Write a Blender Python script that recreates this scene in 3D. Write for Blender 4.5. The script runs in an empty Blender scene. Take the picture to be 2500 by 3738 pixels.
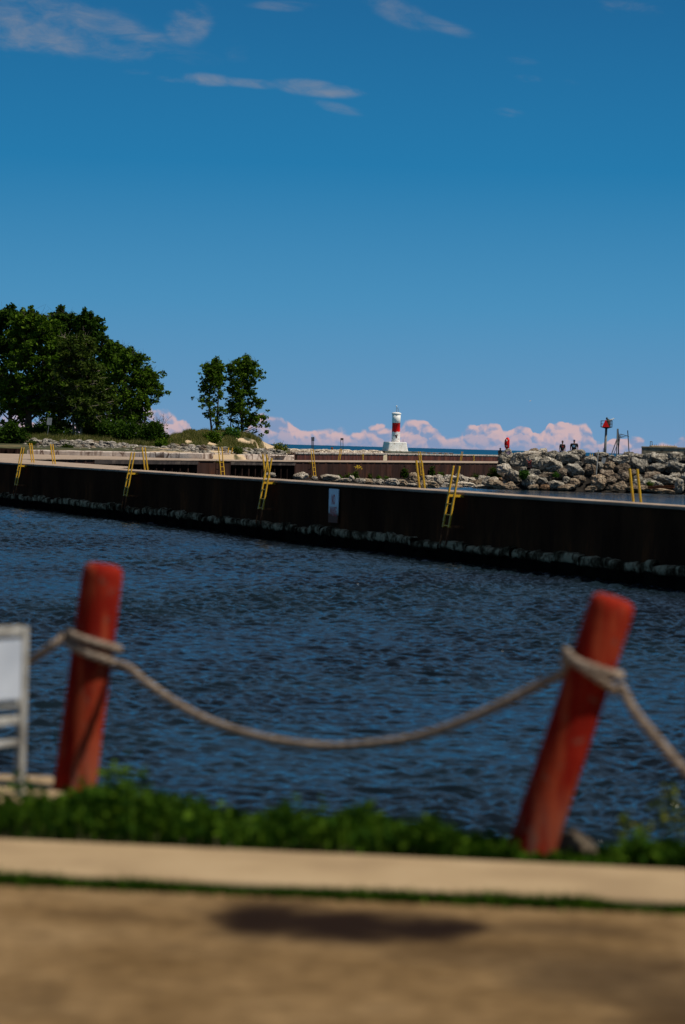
import bpy, bmesh, math, random
import numpy as np
from mathutils import Vector, Matrix, noise
R = math.radians
rnd = random.Random(7)
C = bpy.context.scene.collection
S = bpy.context.scene

# ------------------------------------------------------------------ camera
F = 10383.0            # focal length in photo pixels (100 mm on a 24x36 frame)
CAMZ = 1.65
PITCH, ROLL = 1.335, 1.576
cam = bpy.data.cameras.new('camera'); camo = bpy.data.objects.new('camera', cam); C.objects.link(camo)
cam.sensor_fit = 'VERTICAL'; cam.sensor_height = 36.0; cam.lens = 100.0
cam.clip_start = 0.1; cam.clip_end = 200000
CM = Matrix.Rotation(R(90-PITCH), 4, 'X') @ Matrix.Rotation(R(ROLL), 4, 'Z')
camo.matrix_world = Matrix.Translation((0, 0, CAMZ)) @ CM
cam.dof.use_dof = True; cam.dof.focus_distance = 260; cam.dof.aperture_fstop = 2.4
S.camera = camo
CM3 = CM.to_3x3()
def pdir(px, py): return CM3 @ Vector(((px-1250)/F, -(py-1869)/F, -1))
def at(px, py, D):
    d = pdir(px, py); return Vector((d.x/d.y*D, D, CAMZ + d.z/d.y*D))
def atz(px, py, z):
    d = pdir(px, py); t = (z-CAMZ)/d.z; return Vector((d.x*t, d.y*t, z))
def uv(px, py):
    d = pdir(px, py); return d.x/d.y, d.z/d.y

# ------------------------------------------------------------------ sun and sky
SUN_EL = 57.0
sh = Vector((0.94, -0.35)).normalized()
SUN = Vector((sh.x*math.cos(R(SUN_EL)), sh.y*math.cos(R(SUN_EL)), math.sin(R(SUN_EL))))
sl = bpy.data.lights.new('sun', 'SUN'); sl.energy = 4.3; sl.angle = R(0.5); sl.color = (1.0, 0.93, 0.82)
so = bpy.data.objects.new('sun', sl); C.objects.link(so)
so.rotation_euler = (-SUN).to_track_quat('-Z', 'Y').to_euler(); so.location = (30, -20, 60)

W = bpy.data.worlds.new('World'); S.world = W; W.use_nodes = True
nt = W.node_tree; nt.nodes.clear()
class NG:
    def __init__(s, tree): s.t = tree
    def new(s, typ, **kw):
        n = s.t.nodes.new(typ)
        for k, v in kw.items(): setattr(n, k, v)
        return n
    def put(s, sock, v):
        if isinstance(v, bpy.types.NodeSocket): s.t.links.new(v, sock)
        else: sock.default_value = v
    def m(s, op, a, b=0.0, c=0.0, clamp=False):
        n = s.new('ShaderNodeMath', operation=op, use_clamp=clamp)
        for i, v in enumerate((a, b, c)): s.put(n.inputs[i], v)
        return n.outputs[0]
    def ss(s, v, a, b, t0=0.0, t1=1.0):
        n = s.new('ShaderNodeMapRange', interpolation_type='SMOOTHSTEP')
        s.put(n.inputs['Value'], v); s.put(n.inputs['From Min'], a); s.put(n.inputs['From Max'], b)
        s.put(n.inputs['To Min'], t0); s.put(n.inputs['To Max'], t1)
        return n.outputs['Result']
    def comb(s, x, y, z=0.0):
        n = s.new('ShaderNodeCombineXYZ')
        for i, v in enumerate((x, y, z)): s.put(n.inputs[i], v)
        return n.outputs[0]
    def noise(s, vec, scale, detail=4, rough=0.55, dist=0.0):
        n = s.new('ShaderNodeTexNoise'); s.put(n.inputs['Vector'], vec)
        n.inputs['Scale'].default_value = scale; n.inputs['Detail'].default_value = detail
        n.inputs['Roughness'].default_value = rough; n.inputs['Distortion'].default_value = dist
        return n.outputs['Fac']
    def vor(s, vec, scale, smooth=0.4):
        n = s.new('ShaderNodeTexVoronoi', feature='SMOOTH_F1'); s.put(n.inputs['Vector'], vec)
        n.inputs['Scale'].default_value = scale; n.inputs['Smoothness'].default_value = smooth
        return n.outputs['Distance']
    def mix(s, f, a, b, bt='MIX'):
        n = s.new('ShaderNodeMix', data_type='RGBA', blend_type=bt)
        s.put(n.inputs[0], f); s.put(n.inputs[6], a if isinstance(a, bpy.types.NodeSocket) else (*a, 1))
        s.put(n.inputs[7], b if isinstance(b, bpy.types.NodeSocket) else (*b, 1))
        return n.outputs[2]
    def ramp(s, f, pts):
        n = s.new('ShaderNodeValToRGB'); e = n.color_ramp.elements
        while len(e) < len(pts): e.new(0.5)
        for k, (p, c) in enumerate(pts):
            e[k].position = p; e[k].color = (*c, 1) if len(c) == 3 else c
        s.put(n.inputs[0], f); return n.outputs[0]
g = NG(nt)
sky = g.new('ShaderNodeTexSky', sky_type='NISHITA'); sky.sun_disc = False
sky.sun_elevation = R(SUN_EL); sky.sun_rotation = math.atan2(SUN.x, SUN.y)
sky.air_density = 1.0; sky.dust_density = 0.3; sky.ozone_density = 3.0
tc = g.new('ShaderNodeTexCoord'); sp = g.new('ShaderNodeSeparateXYZ'); nt.links.new(tc.outputs['Generated'], sp.inputs[0])
X, Y, Z = sp.outputs
Yp = g.m('MAXIMUM', Y, 0.02)
u = g.m('DIVIDE', X, Yp); v = g.m('DIVIDE', Z, Yp)
front = g.ss(Y, 0.3, 0.5)
elev = g.m('ARCSINE', Z)
SKYS = 0.1
# clear blue low down, unseen pale band added above for water reflections, by elevation (degrees / 90)
k = 1/SKYS
def sk(*c): return tuple(x*k for x in c)
grad = g.ramp(g.m('DIVIDE', elev, R(90.0)), [(0.0, sk(.160, .315, .530)), (0.012, sk(.115, .300, .520)), (0.032, sk(.062, .270, .500)),
      (0.062, sk(.014, .190, .412)), (0.104, sk(.010, .122, .300)), (0.15, sk(.070, .175, .320)), (0.28, sk(.110, .180, .280)), (0.5, sk(.035, .048, .080)), (1.0, sk(.035, .042, .055))])  # top stops kept dim so shaded faces stay dark
nis = g.mix(1.0, sky.outputs[0], (0.55, 0.60, 0.65), 'MULTIPLY')
skc = g.mix(g.ss(elev, R(8), R(45), 0.97, 0.75), nis, grad)
# cumulus bank on the horizon: silhouette height along the horizon read as a curve
PR = [(-400,1540),(-100,1500),(120,1505),(240,1530),(400,1500),(540,1484),(580,1487),(625,1512),(670,1535),(700,1562),(740,1592),(800,1590),(860,1585),(905,1560),(960,1512),(1000,1517),(1040,1532),(1080,1548),(1150,1566),
  (1200,1562),(1240,1562),(1290,1574),(1330,1558),(1370,1550),(1410,1560),(1440,1568),(1470,1545),(1500,1533),(1540,1535),(1580,1548),(1600,1568),(1618,1590),(1650,1594),(1680,1575),(1705,1558),(1750,1549),
  (1800,1549),(1830,1560),(1850,1574),(1870,1563),(1910,1551),(1940,1555),(1962,1580),(1985,1578),(1998,1546),(2040,1540),(2100,1537),(2138,1544),(2160,1578),(2185,1604),(2220,1598),(2270,1600),
  (2300,1588),(2340,1594),(2370,1610),(2440,1622),(2470,1610),(2495,1592),(2560,1580),(2700,1560),(2900,1590)]
U0, U1, VM = -0.17, 0.17, 0.014
fc = g.new('ShaderNodeFloatCurve'); cv = fc.mapping.curves[0]
pts = []
for px, py in PR:
    a, b = uv(px, py); pts.append(((a-U0)/(U1-U0), max(0.02, b/VM)))
pts = [(0.0, pts[0][1])] + pts + [(1.0, pts[-1][1])]
while len(cv.points) < len(pts): cv.points.new(0.5, 0.5)
for p, q in zip(cv.points, pts): p.location = (min(1, max(0, q[0])), q[1]); p.handle_type = 'AUTO'
fc.mapping.update()
g.put(fc.inputs['Value'], g.m('DIVIDE', g.m('SUBTRACT', u, U0), U1-U0, clamp=True))
hcur = g.m('MULTIPLY', fc.outputs[0], VM)
def n2(vec, scale, detail=3, rough=.55, col=False):
    n = g.new('ShaderNodeTexNoise', noise_dimensions='2D'); g.put(n.inputs['Vector'], vec); n.inputs['Scale'].default_value = scale
    n.inputs['Detail'].default_value = detail; n.inputs['Roughness'].default_value = rough
    return n.outputs['Color'] if col else n.outputs['Fac']
def v2(vec, scale):
    n = g.new('ShaderNodeTexVoronoi', voronoi_dimensions='2D', feature='F1'); g.put(n.inputs['Vector'], vec); n.inputs['Scale'].default_value = scale
    d = n.outputs['Distance']; return g.m('SUBTRACT', 1.0, g.m('MULTIPLY', d, d))      # rounded puffs
PINK, MAUVE = sk(.62, .44, .45), sk(.215, .300, .480)
def puffs(vec, s0):
    w2 = g.new('ShaderNodeVectorMath', operation='MULTIPLY_ADD'); g.put(w2.inputs[0], n2(vec, s0*1.1, 3, .6, True)); w2.inputs[1].default_value = (0.55/s0,)*3; g.put(w2.inputs[2], vec)
    q = w2.outputs[0]
    a = g.m('MULTIPLY', v2(q, s0), .55); b = g.m('MULTIPLY', v2(q, s0*2.1), .30)
    return g.m('ADD', g.m('ADD', a, b), g.m('MULTIPLY', n2(q, s0*4, 2, .5), .20))
out = skc
for i, (fh, off, s0, amp, warm, al) in enumerate(((1.0, 0.0, 95, 0.0034, 1.0, .93), (0.62, 3.1, 130, 0.0046, 0.8, .62))):
    vec = g.comb(g.m('ADD', u, off), g.m('MULTIPLY', v, 1.15))
    vec2 = g.comb(g.m('ADD', u, off+.0007), g.m('MULTIPLY', g.m('ADD', v, .0012), 1.15))
    bl = puffs(vec, s0); bl2 = puffs(vec2, s0)
    top = g.m('ADD', g.m('MULTIPLY', hcur, fh), g.m('MULTIPLY', g.m('SUBTRACT', bl, .80), amp*2.0))
    if i: top = g.m('ADD', top, g.m('MULTIPLY', g.m('SUBTRACT', n2(g.comb(u, 1.7), 55, 2), 0.5), 0.010))
    d = g.m('SUBTRACT', top, v)
    edge = g.ss(n2(vec, 60, 2), .35, .65, .0006, .0022)
    dens = g.m('MULTIPLY', g.ss(d, 0.0, edge), front)
    relief = g.m('MULTIPLY', g.m('SUBTRACT', bl, bl2), 4.5)
    big = g.m('MULTIPLY', g.m('SUBTRACT', n2(vec, 95, 3, .5), .5), 2.6)
    lit = g.m('ADD', g.m('ADD', g.ss(d, 0.0, 0.0065, .72, .40), relief), big)
    lit = g.m('MULTIPLY', g.m('MULTIPLY', g.ss(lit, 0.0, 1.05), warm), g.ss(v, 0.0, 0.004, 0.55, 1.0))
    out = g.mix(g.m('MULTIPLY', dens, al), out, g.mix(lit, MAUVE, PINK))
# high thin wisps
def ell(cx, cy, rx, ry, ang=0.0):
    a, b = uv(cx, cy); ca, sa = math.cos(R(ang)), math.sin(R(ang))
    du = g.m('SUBTRACT', u, a); dv = g.m('SUBTRACT', v, b)
    p = g.m('DIVIDE', g.m('ADD', g.m('MULTIPLY', du, ca), g.m('MULTIPLY', dv, sa)), rx/F)
    q = g.m('DIVIDE', g.m('SUBTRACT', g.m('MULTIPLY', dv, ca), g.m('MULTIPLY', du, sa)), ry/F)
    r2 = g.m('ADD', g.m('MULTIPLY', p, p), g.m('MULTIPLY', q, q))
    return g.ss(r2, 0.0, 1.0, 1.0, 0.0)
uu = g.m('ADD', g.m('MULTIPLY', u, 0.38), g.m('MULTIPLY', v, 0.20))
wq = g.new('ShaderNodeVectorMath', operation='MULTIPLY_ADD'); g.put(wq.inputs[0], n2(g.comb(uu, v), 60, 3, .5, True)); wq.inputs[1].default_value = (.010,.010,0); g.put(wq.inputs[2], g.comb(uu, v))
wn = n2(wq.outputs[0], 120, 6, 0.62)
wn2 = n2(g.comb(g.m('MULTIPLY', u, 0.7), v), 38, 3, 0.5)
tot = None
for cx, cy, rx, ry, ang, st in ((120,90,420,110,-4,1.0),(330,120,360,90,-10,0.8),(60,60,300,90,0,.6),(690,85,110,80,40,.75),(450,185,340,50,-4,.5),(90,190,140,40,0,.35),
        (760,292,130,26,-4,.75),(900,303,260,20,-3,.75),(1150,322,190,32,-4,.95),(1250,335,80,26,-2,.5),(1230,395,110,22,-12,.5),(480,260,80,14,-3,.45),(640,290,80,14,-3,.5),
        (1450,40,170,50,-22,.55),(1600,90,170,28,-16,.5),(1690,125,70,14,-12,.4),(2290,30,150,34,-3,.55),(1040,22,140,22,0,.6),(1930,288,70,18,-2,.5),(1848,410,70,22,-3,.5),(1900,218,80,20,-3,.35),(2060,300,60,14,-3,.3),
        (800,818,70,9,-2,.25),(1600,913,45,7,-2,.3),(870,190,60,50,-40,.3)):
    e = g.m('MULTIPLY', ell(cx, cy, rx*1.25, ry*1.35, ang), st)
    tot = e if tot is None else g.m('MAXIMUM', tot, e)
ws = g.m('ADD', g.m('MULTIPLY', tot, .95), g.m('MULTIPLY', g.m('SUBTRACT', wn, 0.5), 2.2))
ws = g.m('ADD', ws, g.m('MULTIPLY', g.m('SUBTRACT', wn2, 0.5), 1.1))
ws = g.m('MULTIPLY', g.m('MULTIPLY', g.ss(ws, 0.10, 1.9), g.ss(tot, 0.0, 0.8)), front)
out = g.mix(g.m('MULTIPLY', ws, 0.66), out, sk(.30, .295, .32))
bg = g.new('ShaderNodeBackground'); nt.links.new(out, bg.inputs[0]); bg.inputs[1].default_value = SKYS
W.cycles.sampling_method = 'MANUAL'; W.cycles.sample_map_resolution = 256
wo = g.new('ShaderNodeOutputWorld'); nt.links.new(bg.outputs[0], wo.inputs[0])
vs = S.view_settings; vs.view_transform = 'Standard'; vs.look = 'None'; vs.gamma = 1; vs.exposure = 0.0; vs.use_curve_mapping = False
S.cycles.max_bounces = 6; S.cycles.sample_clamp_direct = 3.0; S.cycles.sample_clamp_indirect = 3.0

# ------------------------------------------------------------------ helpers
class MB:
    def __init__(s): s.v = []; s.f = []
    def add(s, vs, fs, M=None):
        n = len(s.v)
        s.v += [tuple(M @ Vector(p)) if M else tuple(p) for p in vs]
        s.f += [tuple(i+n for i in f) for f in fs]; return s
    def box(s, lo, hi, M=None):
        x0, y0, z0 = lo; x1, y1, z1 = hi
        return s.add([(x0,y0,z0),(x1,y0,z0),(x1,y1,z0),(x0,y1,z0),(x0,y0,z1),(x1,y0,z1),(x1,y1,z1),(x0,y1,z1)],
              [(0,3,2,1),(4,5,6,7),(0,1,5,4),(1,2,6,5),(2,3,7,6),(3,0,4,7)], M)
    def tube(s, path, rad, n=8, cap=True):
        P = [Vector(p) for p in path]; rs = rad if isinstance(rad, (list, tuple)) else [rad]*len(P)
        up = None; vs = []; fs = []
        for i, p in enumerate(P):
            t = (P[min(i+1, len(P)-1)]-P[max(i-1, 0)]).normalized()
            if up is None:
                up = Vector((0,0,1)) if abs(t.z) < 0.9 else Vector((1,0,0))
            a = t.cross(up).normalized(); b = a.cross(t).normalized(); up = b
            for k in range(n):
                q = 2*math.pi*k/n; vs.append(p + (a*math.cos(q)+b*math.sin(q))*rs[i])
        for i in range(len(P)-1):
            for k in range(n):
                k2 = (k+1) % n; fs.append((i*n+k, i*n+k2, (i+1)*n+k2, (i+1)*n+k))
        if cap: fs += [tuple(range(n))[::-1], tuple((len(P)-1)*n+k for k in range(n))]
        return s.add(vs, fs)
    def lathe(s, prof, n=24, M=None):
        vs = []; fs = []
        for r, z in prof:
            for k in range(n): vs.append((r*math.cos(2*math.pi*k/n), r*math.sin(2*math.pi*k/n), z))
        for i in range(len(prof)-1):
            for k in range(n): fs.append((i*n+k, i*n+(k+1)%n, (i+1)*n+(k+1)%n, (i+1)*n+k))
        fs += [tuple(range(n))[::-1], tuple((len(prof)-1)*n+k for k in range(n))]
        return s.add(vs, fs, M)
    def slab(s, poly, z0, z1):
        n = len(poly); ar = sum(poly[i][0]*poly[(i+1)%n][1]-poly[(i+1)%n][0]*poly[i][1] for i in range(n))
        if ar < 0: poly = poly[::-1]
        return s.add([(x,y,z0) for x,y in poly]+[(x,y,z1) for x,y in poly],
            [tuple(range(n))[::-1], tuple(range(n,2*n))]+[(i,(i+1)%n,(i+1)%n+n,i+n) for i in range(n)])
    def build(s, name, m, parent=None, smooth=False, bevel=0):
        me = bpy.data.meshes.new(name); me.from_pydata(s.v, [], s.f); me.update()
        if m: me.materials.append(m)
        if smooth: me.polygons.foreach_set('use_smooth', [True]*len(me.polygons))
        o = bpy.data.objects.new(name, me); C.objects.link(o)
        if bevel:
            b = o.modifiers.new('bevel', 'BEVEL'); b.width = bevel; b.segments = 2; b.limit_method = 'ANGLE'
        if parent:
            o.parent = parent; o.matrix_parent_inverse = Matrix.Translation(parent.location).inverted() if False else Matrix.Identity(4)
        return o
def tag(o, label=None, cat=None, group=None, kind=None):
    if label: o['label'] = label
    if cat: o['category'] = cat
    if group: o['group'] = group
    if kind: o['kind'] = kind
    return o
def empty(name, loc, label, cat, group=None, rz=0):
    o = bpy.data.objects.new(name, None); C.objects.link(o); o.location = loc; o.rotation_euler = (0,0,rz); o.empty_display_size = 0.2
    return tag(o, label, cat, group)
def copy_tree(o, parent=None):
    c = o.copy(); C.objects.link(c)
    if parent: c.parent = parent
    for ch in list(o.children): copy_tree(ch, c)
    return c

def pmat(name, rough=0.7, metal=0.0, spec=0.3):
    m = bpy.data.materials.new(name); m.use_nodes = True
    t = m.node_tree; b = t.nodes['Principled BSDF']
    b.inputs['Roughness'].default_value = rough; b.inputs['Metallic'].default_value = metal
    b.inputs['Specular IOR Level'].default_value = spec
    return m, NG(t), b
def vary(name, stops, scale=3.0, detail=6, rough=0.8, bump=0.3, bscale=None, bdist=0.02, stretch=(1,1,1), spec=0.25, metal=0.0, coord='Object', dist=0.0, rand=0.0, extra=None):
    m, g, b = pmat(name, rough, metal, spec)
    tc = g.new('ShaderNodeTexCoord'); mp = g.new('ShaderNodeMapping'); g.put(mp.inputs[0], tc.outputs[coord]); mp.inputs['Scale'].default_value = stretch
    f = g.noise(mp.outputs[0], scale, detail, 0.62, dist)
    col = g.ramp(f, [(.5+(p-.5)*.55, c) for p, c in stops])
    if rand:
        oi = g.new('ShaderNodeObjectInfo')
        col = g.mix(1.0, col, g.ramp(oi.outputs['Random'], [(0, (1-rand,)*3), (1, (1+rand*0.6,)*3)]), 'MULTIPLY')
    if extra: col = extra(g, col, tc)
    g.put(b.inputs['Base Color'], col)
    if bump:
        bn = g.new('ShaderNodeBump'); bn.inputs['Strength'].default_value = bump; bn.inputs['Distance'].default_value = bdist
        g.put(bn.inputs['Height'], g.noise(mp.outputs[0], bscale or scale*4, 5, 0.6)); g.put(b.inputs['Normal'], bn.outputs[0])
    return m
def lam(c, k): return tuple(x*k for x in c)

MAT = {}
def streaks(depth, sc):
    def f(g, col, tc):
        mp = g.new('ShaderNodeMapping'); g.put(mp.inputs[0], tc.outputs['Object']); mp.inputs['Scale'].default_value = sc
        n = g.noise(mp.outputs[0], 1.0, 4, 0.6)
        return g.mix(g.ss(n, 0.42, 0.62), col, lam((1,1,1), 1), 'MULTIPLY') if not depth else g.mix(g.m('MULTIPLY', g.ss(n, 0.45, 0.65), depth[0]), col, depth[1])
    return f
MAT['black_steel'] = vary('black_steel', [(.3,(.032,.015,.009)),(.6,(.062,.027,.014)),(.8,(.13,.045,.018))], 0.6, 6, 1.0, .3, 3, stretch=(1,1,.4), spec=.0, extra=streaks((.6,(.028,.014,.010)), (1.2,1.2,.12)))
MAT['brown_steel'] = vary('brown_steel', [(.3,(.030,.017,.014)),(.55,(.050,.026,.020)),(.8,(.095,.036,.020))], 0.5, 6, .8, .3, 3, stretch=(1,1,.5), spec=.05, extra=streaks((.75,(.016,.010,.009)), (1.0,1.0,.10)))
MAT['red_steel'] = vary('red_steel', [(.3,(.055,.016,.011)),(.55,(.10,.026,.016)),(.8,(.17,.055,.030))], 0.4, 6, .8, .3, 3, stretch=(1,1,.5), spec=.15, extra=streaks((.5,(.045,.018,.014)), (.7,.7,.10)))
MAT['dark_pile'] = vary('dark_pile', [(.3,(.012,.008,.007)),(.6,(.03,.018,.015)),(.8,(.055,.028,.02))], 1.0, 5, 1.0, .2, 4, spec=0)
MAT['wet_steel'] = vary('wet_steel', [(.3,(.004,.003,.003)),(.7,(.010,.008,.006))], 1.0, 5, 1.0, .2, 4, spec=0)
MAT['waler'] = vary('waler', [(.3,(.030,.024,.021)),(.6,(.055,.042,.036)),(.8,(.10,.08,.065))], 1.5, 5, .8, .2, 6)
MAT['deck'] = vary('deck', [(.3,(.29,.215,.155)),(.5,(.36,.27,.20)),(.75,(.43,.33,.25))], 0.8, 6, .85, .25, 8, spec=.2)
def wetfoot(g, col, tc):
    sx = g.new('ShaderNodeSeparateXYZ'); g.put(sx.inputs[0], tc.outputs['Object']); n = g.noise(tc.outputs['Object'], 1.5, 4)
    zz = g.m('ADD', sx.outputs[2], g.m('MULTIPLY', g.m('SUBTRACT', n, .5), .25))
    return g.mix(g.ss(zz, -1.24, -1.36), col, (.008,.007,.005))   # wet, algae dark stone above the waterline
MAT['footing'] = vary('footing', [(.3,(.020,.014,.008)),(.48,(.11,.078,.046)),(.66,(.42,.32,.20))], 2.2, 9, 1.0, .8, 9, bdist=.08, spec=0, extra=wetfoot)
def cracks(g, col, tc):
    mp = g.new('ShaderNodeMapping'); g.put(mp.inputs[0], tc.outputs['Object']); mp.inputs['Scale'].default_value = (1.3,.45,.6)
    n = g.new('ShaderNodeTexVoronoi', feature='DISTANCE_TO_EDGE'); g.put(n.inputs['Vector'], mp.outputs[0]); n.inputs['Scale'].default_value = 1.6
    msk = g.noise(mp.outputs[0], .5, 3)
    mp3 = g.new('ShaderNodeMapping'); g.put(mp3.inputs[0], tc.outputs['Object']); mp3.inputs['Scale'].default_value = (2.6,1.2,.35)
    dr = g.noise(mp3.outputs[0], 1.0, 4, .65); col = g.mix(g.m('MULTIPLY', g.ss(dr, .52, .62), .65), col, (.13,.075,.05))
    return g.mix(g.m('MULTIPLY', g.ss(n.outputs['Distance'], 0.02, 0.10, .95, 0), g.ss(msk, .38, .52)), col, (.09,.05,.035))
MAT['old_concrete'] = vary('old_concrete', [(.3,(.36,.29,.24)),(.5,(.48,.40,.34)),(.75,(.58,.50,.43))], 1.2, 7, .9, .5, 9, bdist=.04, extra=cracks)
MAT['concrete'] = vary('concrete', [(.3,(.32,.220,.118)),(.5,(.375,.262,.142)),(.75,(.415,.295,.165))], 1.5, 6, .85, .2, 40, bdist=.004)
def stains(g, col, tc):
    sx = g.new('ShaderNodeSeparateXYZ'); g.put(sx.inputs[0], tc.outputs['Object'])
    # brown and charred weathering: horizontal courses
    n = g.noise(tc.outputs['Object'], 2.2, 6, .7)
    return g.mix(g.m('MULTIPLY', g.ss(n, .5, .66), .75), col, (.06,.045,.03))
MAT['block'] = vary('block', [(.3,(.20,.16,.10)),(.5,(.34,.28,.18)),(.75,(.45,.38,.26))], 1.2, 7, .9, .5, 9, bdist=.04, stretch=(1,1,1.8), extra=stains)
def rockmat(name, dark, mid, lite, s=1.6):
    def ex(g, col, tc):
        mp = g.new('ShaderNodeMapping'); g.put(mp.inputs[0], tc.outputs['Object']); mp.inputs['Scale'].default_value = (1,1,.7)
        n = g.noise(mp.outputs[0], s*4, 8, .72, .6)
        n2 = g.noise(mp.outputs[0], s*1.2, 3, .5)
        col = g.mix(g.m('MULTIPLY', g.ss(n, .52, .60), g.ss(n2, .35, .6, .45, .98)), col, dark)
        return col
    return vary(name, [(.30,lam(mid,.55)),(.5,mid),(.68,lite)], s, 10, .95, 1.0, s*3.5, bdist=.22, spec=.1, rand=.22, extra=ex, dist=.4)
MAT['rock'] = rockmat('rock', (.030,.024,.018), (.33,.29,.23), (.62,.56,.46))
MAT['rock_brown'] = rockmat('rock_brown', (.03,.022,.018), (.24,.18,.13), (.42,.34,.25))
MAT['rock_tan'] = rockmat('rock_tan', (.06,.045,.03), (.38,.28,.19), (.55,.44,.31))
MAT['rock_white'] = rockmat('rock_white', (.22,.17,.12), (.62,.53,.42), (.82,.74,.62))
MAT['riprap'] = rockmat('riprap', (.10,.085,.07), (.42,.37,.31), (.74,.67,.57), 1.0)
MAT['rock_grey'] = rockmat('rock_grey', (.05,.045,.04), (.31,.28,.23), (.60,.55,.46), 2.2)
MAT['rock_orange'] = rockmat('rock_orange', (.09,.05,.03), (.42,.24,.13), (.55,.36,.22))
MAT['rock_shore'] = rockmat('rock_shore', (.15,.12,.09), (.62,.52,.40), (.80,.70,.56), .6)
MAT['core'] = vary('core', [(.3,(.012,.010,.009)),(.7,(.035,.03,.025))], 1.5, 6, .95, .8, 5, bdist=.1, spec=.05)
MAT['yellow'] = vary('yellow', [(.3,(.60,.33,.015)),(.6,(.72,.42,.02)),(.8,(.50,.22,.025))], 3, 5, .5, .1, 20, bdist=.003, spec=.4)
MAT['rust'] = vary('rust', [(.3,(.10,.03,.012)),(.7,(.26,.09,.03))], 5, 5, .85, .2, 20, bdist=.004)
MAT['sand'] = vary('sand', [(.3,(.52,.38,.23)),(.7,(.70,.54,.36))], 2, 5, .95, .3, 9, bdist=.03)
MAT['dirt_land'] = vary('dirt_land', [(.3,(.035,.04,.015)),(.55,(.07,.065,.03)),(.8,(.16,.12,.06))], .6, 6, .95, .4, 5, bdist=.05)
MAT['pole'] = vary('pole', [(.3,(.14,.15,.15)),(.7,(.24,.25,.24))], 3, 5, .6, .1, 10, spec=.4)
MAT['dark_metal'] = vary('dark_metal', [(.3,(.025,.028,.03)),(.7,(.06,.062,.065))], 4, 5, .6, .1, 10)
MAT['sign_grey'] = vary('sign_grey', [(.3,(.22,.24,.25)),(.7,(.36,.38,.38))], 3, 4, .6, .05, 10)
MAT['white_paint'] = vary('white_paint', [(.3,(.72,.71,.67)),(.7,(.84,.83,.80))], 2, 6, .55, .1, 12, bdist=.01)
MAT['frame_paint'] = vary('frame_paint', [(.3,(.22,.20,.17)),(.6,(.38,.36,.32)),(.8,(.50,.48,.44))], 5, 6, .5, .1, 20, bdist=.003)
MAT['signal_red'] = vary('signal_red', [(.3,(.75,.010,.008)),(.7,(.85,.016,.01))], 2, 3, .5, 0)
MAT['black'] = vary('black', [(.3,(.008,.008,.009)),(.7,(.018,.018,.02))], 6, 3, .9, 0)
MAT['skin'] = vary('skin', [(.3,(.24,.12,.075)),(.7,(.32,.17,.11))], 6, 3, .6, 0)
MAT['denim'] = vary('denim', [(.3,(.015,.022,.045)),(.7,(.035,.05,.09))], 12, 3, .9, 0)
MAT['navy'] = vary('navy', [(.3,(.02,.04,.12)),(.7,(.03,.06,.17))], 6, 3, .8, 0)
MAT['blue_print'] = vary('blue_print', [(.3,(.08,.25,.45)),(.7,(.3,.55,.7))], 10, 3, .8, 0)
MAT['hair'] = vary('hair', [(.3,(.02,.013,.008)),(.7,(.05,.03,.02))], 12, 3, .8, 0)
MAT['gull_white'] = vary('gull_white', [(.3,(.7,.7,.68)),(.7,(.85,.85,.83))], 6, 3, .7, 0)
MAT['bark'] = vary('bark', [(.3,(.03,.024,.018)),(.7,(.09,.075,.06))], 3, 6, .95, .5, 12, stretch=(1,1,.25))
MAT['pale_bark'] = vary('pale_bark', [(.3,(.22,.18,.13)),(.7,(.40,.34,.26))], 3, 6, .95, .3, 12, stretch=(1,1,.25))
MAT['twig'] = vary('twig', [(.3,(.14,.07,.05)),(.7,(.22,.12,.09))], 3, 6, .95, 0)
def leafmat(name, c0, c1, c2, trans=.25):
    m, g, b = pmat(name, .8, 0, .04)
    ge = g.new('ShaderNodeNewGeometry')
    col = g.ramp(ge.outputs['Random Per Island'], [(0, c0), (.5, c1), (.93, c2), (1.0, lam(c2, 1.3))])
    g.put(b.inputs['Base Color'], col)
    tr = g.new('ShaderNodeBsdfTranslucent'); g.put(tr.inputs[0], g.mix(1.0, col, (1.1,1.25,.5), 'MULTIPLY'))
    mx = g.new('ShaderNodeMixShader'); mx.inputs[0].default_value = trans
    g.t.links.new(b.outputs[0], mx.inputs[1]); g.t.links.new(tr.outputs[0], mx.inputs[2])
    g.t.links.new(mx.outputs[0], g.t.nodes['Material Output'].inputs[0])
    return m
MAT['leaf'] = leafmat('leaf', (.024,.054,.005), (.048,.098,.007), (.095,.155,.012))
MAT['leaf_dark'] = leafmat('leaf_dark', (.012,.032,.004), (.024,.055,.005), (.046,.086,.008))
MAT['leaf_olive'] = leafmat('leaf_olive', (.022,.042,.007), (.042,.070,.010), (.072,.098,.016))
MAT['leaf_light'] = leafmat('leaf_light', (.025,.07,.012), (.045,.11,.018), (.08,.16,.03))
MAT['leaf_yellow'] = leafmat('leaf_yellow', (.04,.07,.008), (.10,.13,.015), (.22,.22,.03))
MAT['grass_dune'] = leafmat('grass_dune', (.05,.065,.015), (.10,.115,.03), (.24,.20,.08))
MAT['grass_near'] = leafmat('grass_near', (.008,.026,.002), (.022,.060,.004), (.065,.12,.008))
MAT['flower'] = vary('flower', [(.3,(.7,.45,.01)),(.7,(.85,.6,.03))], 6, 3, .7, 0)

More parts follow.
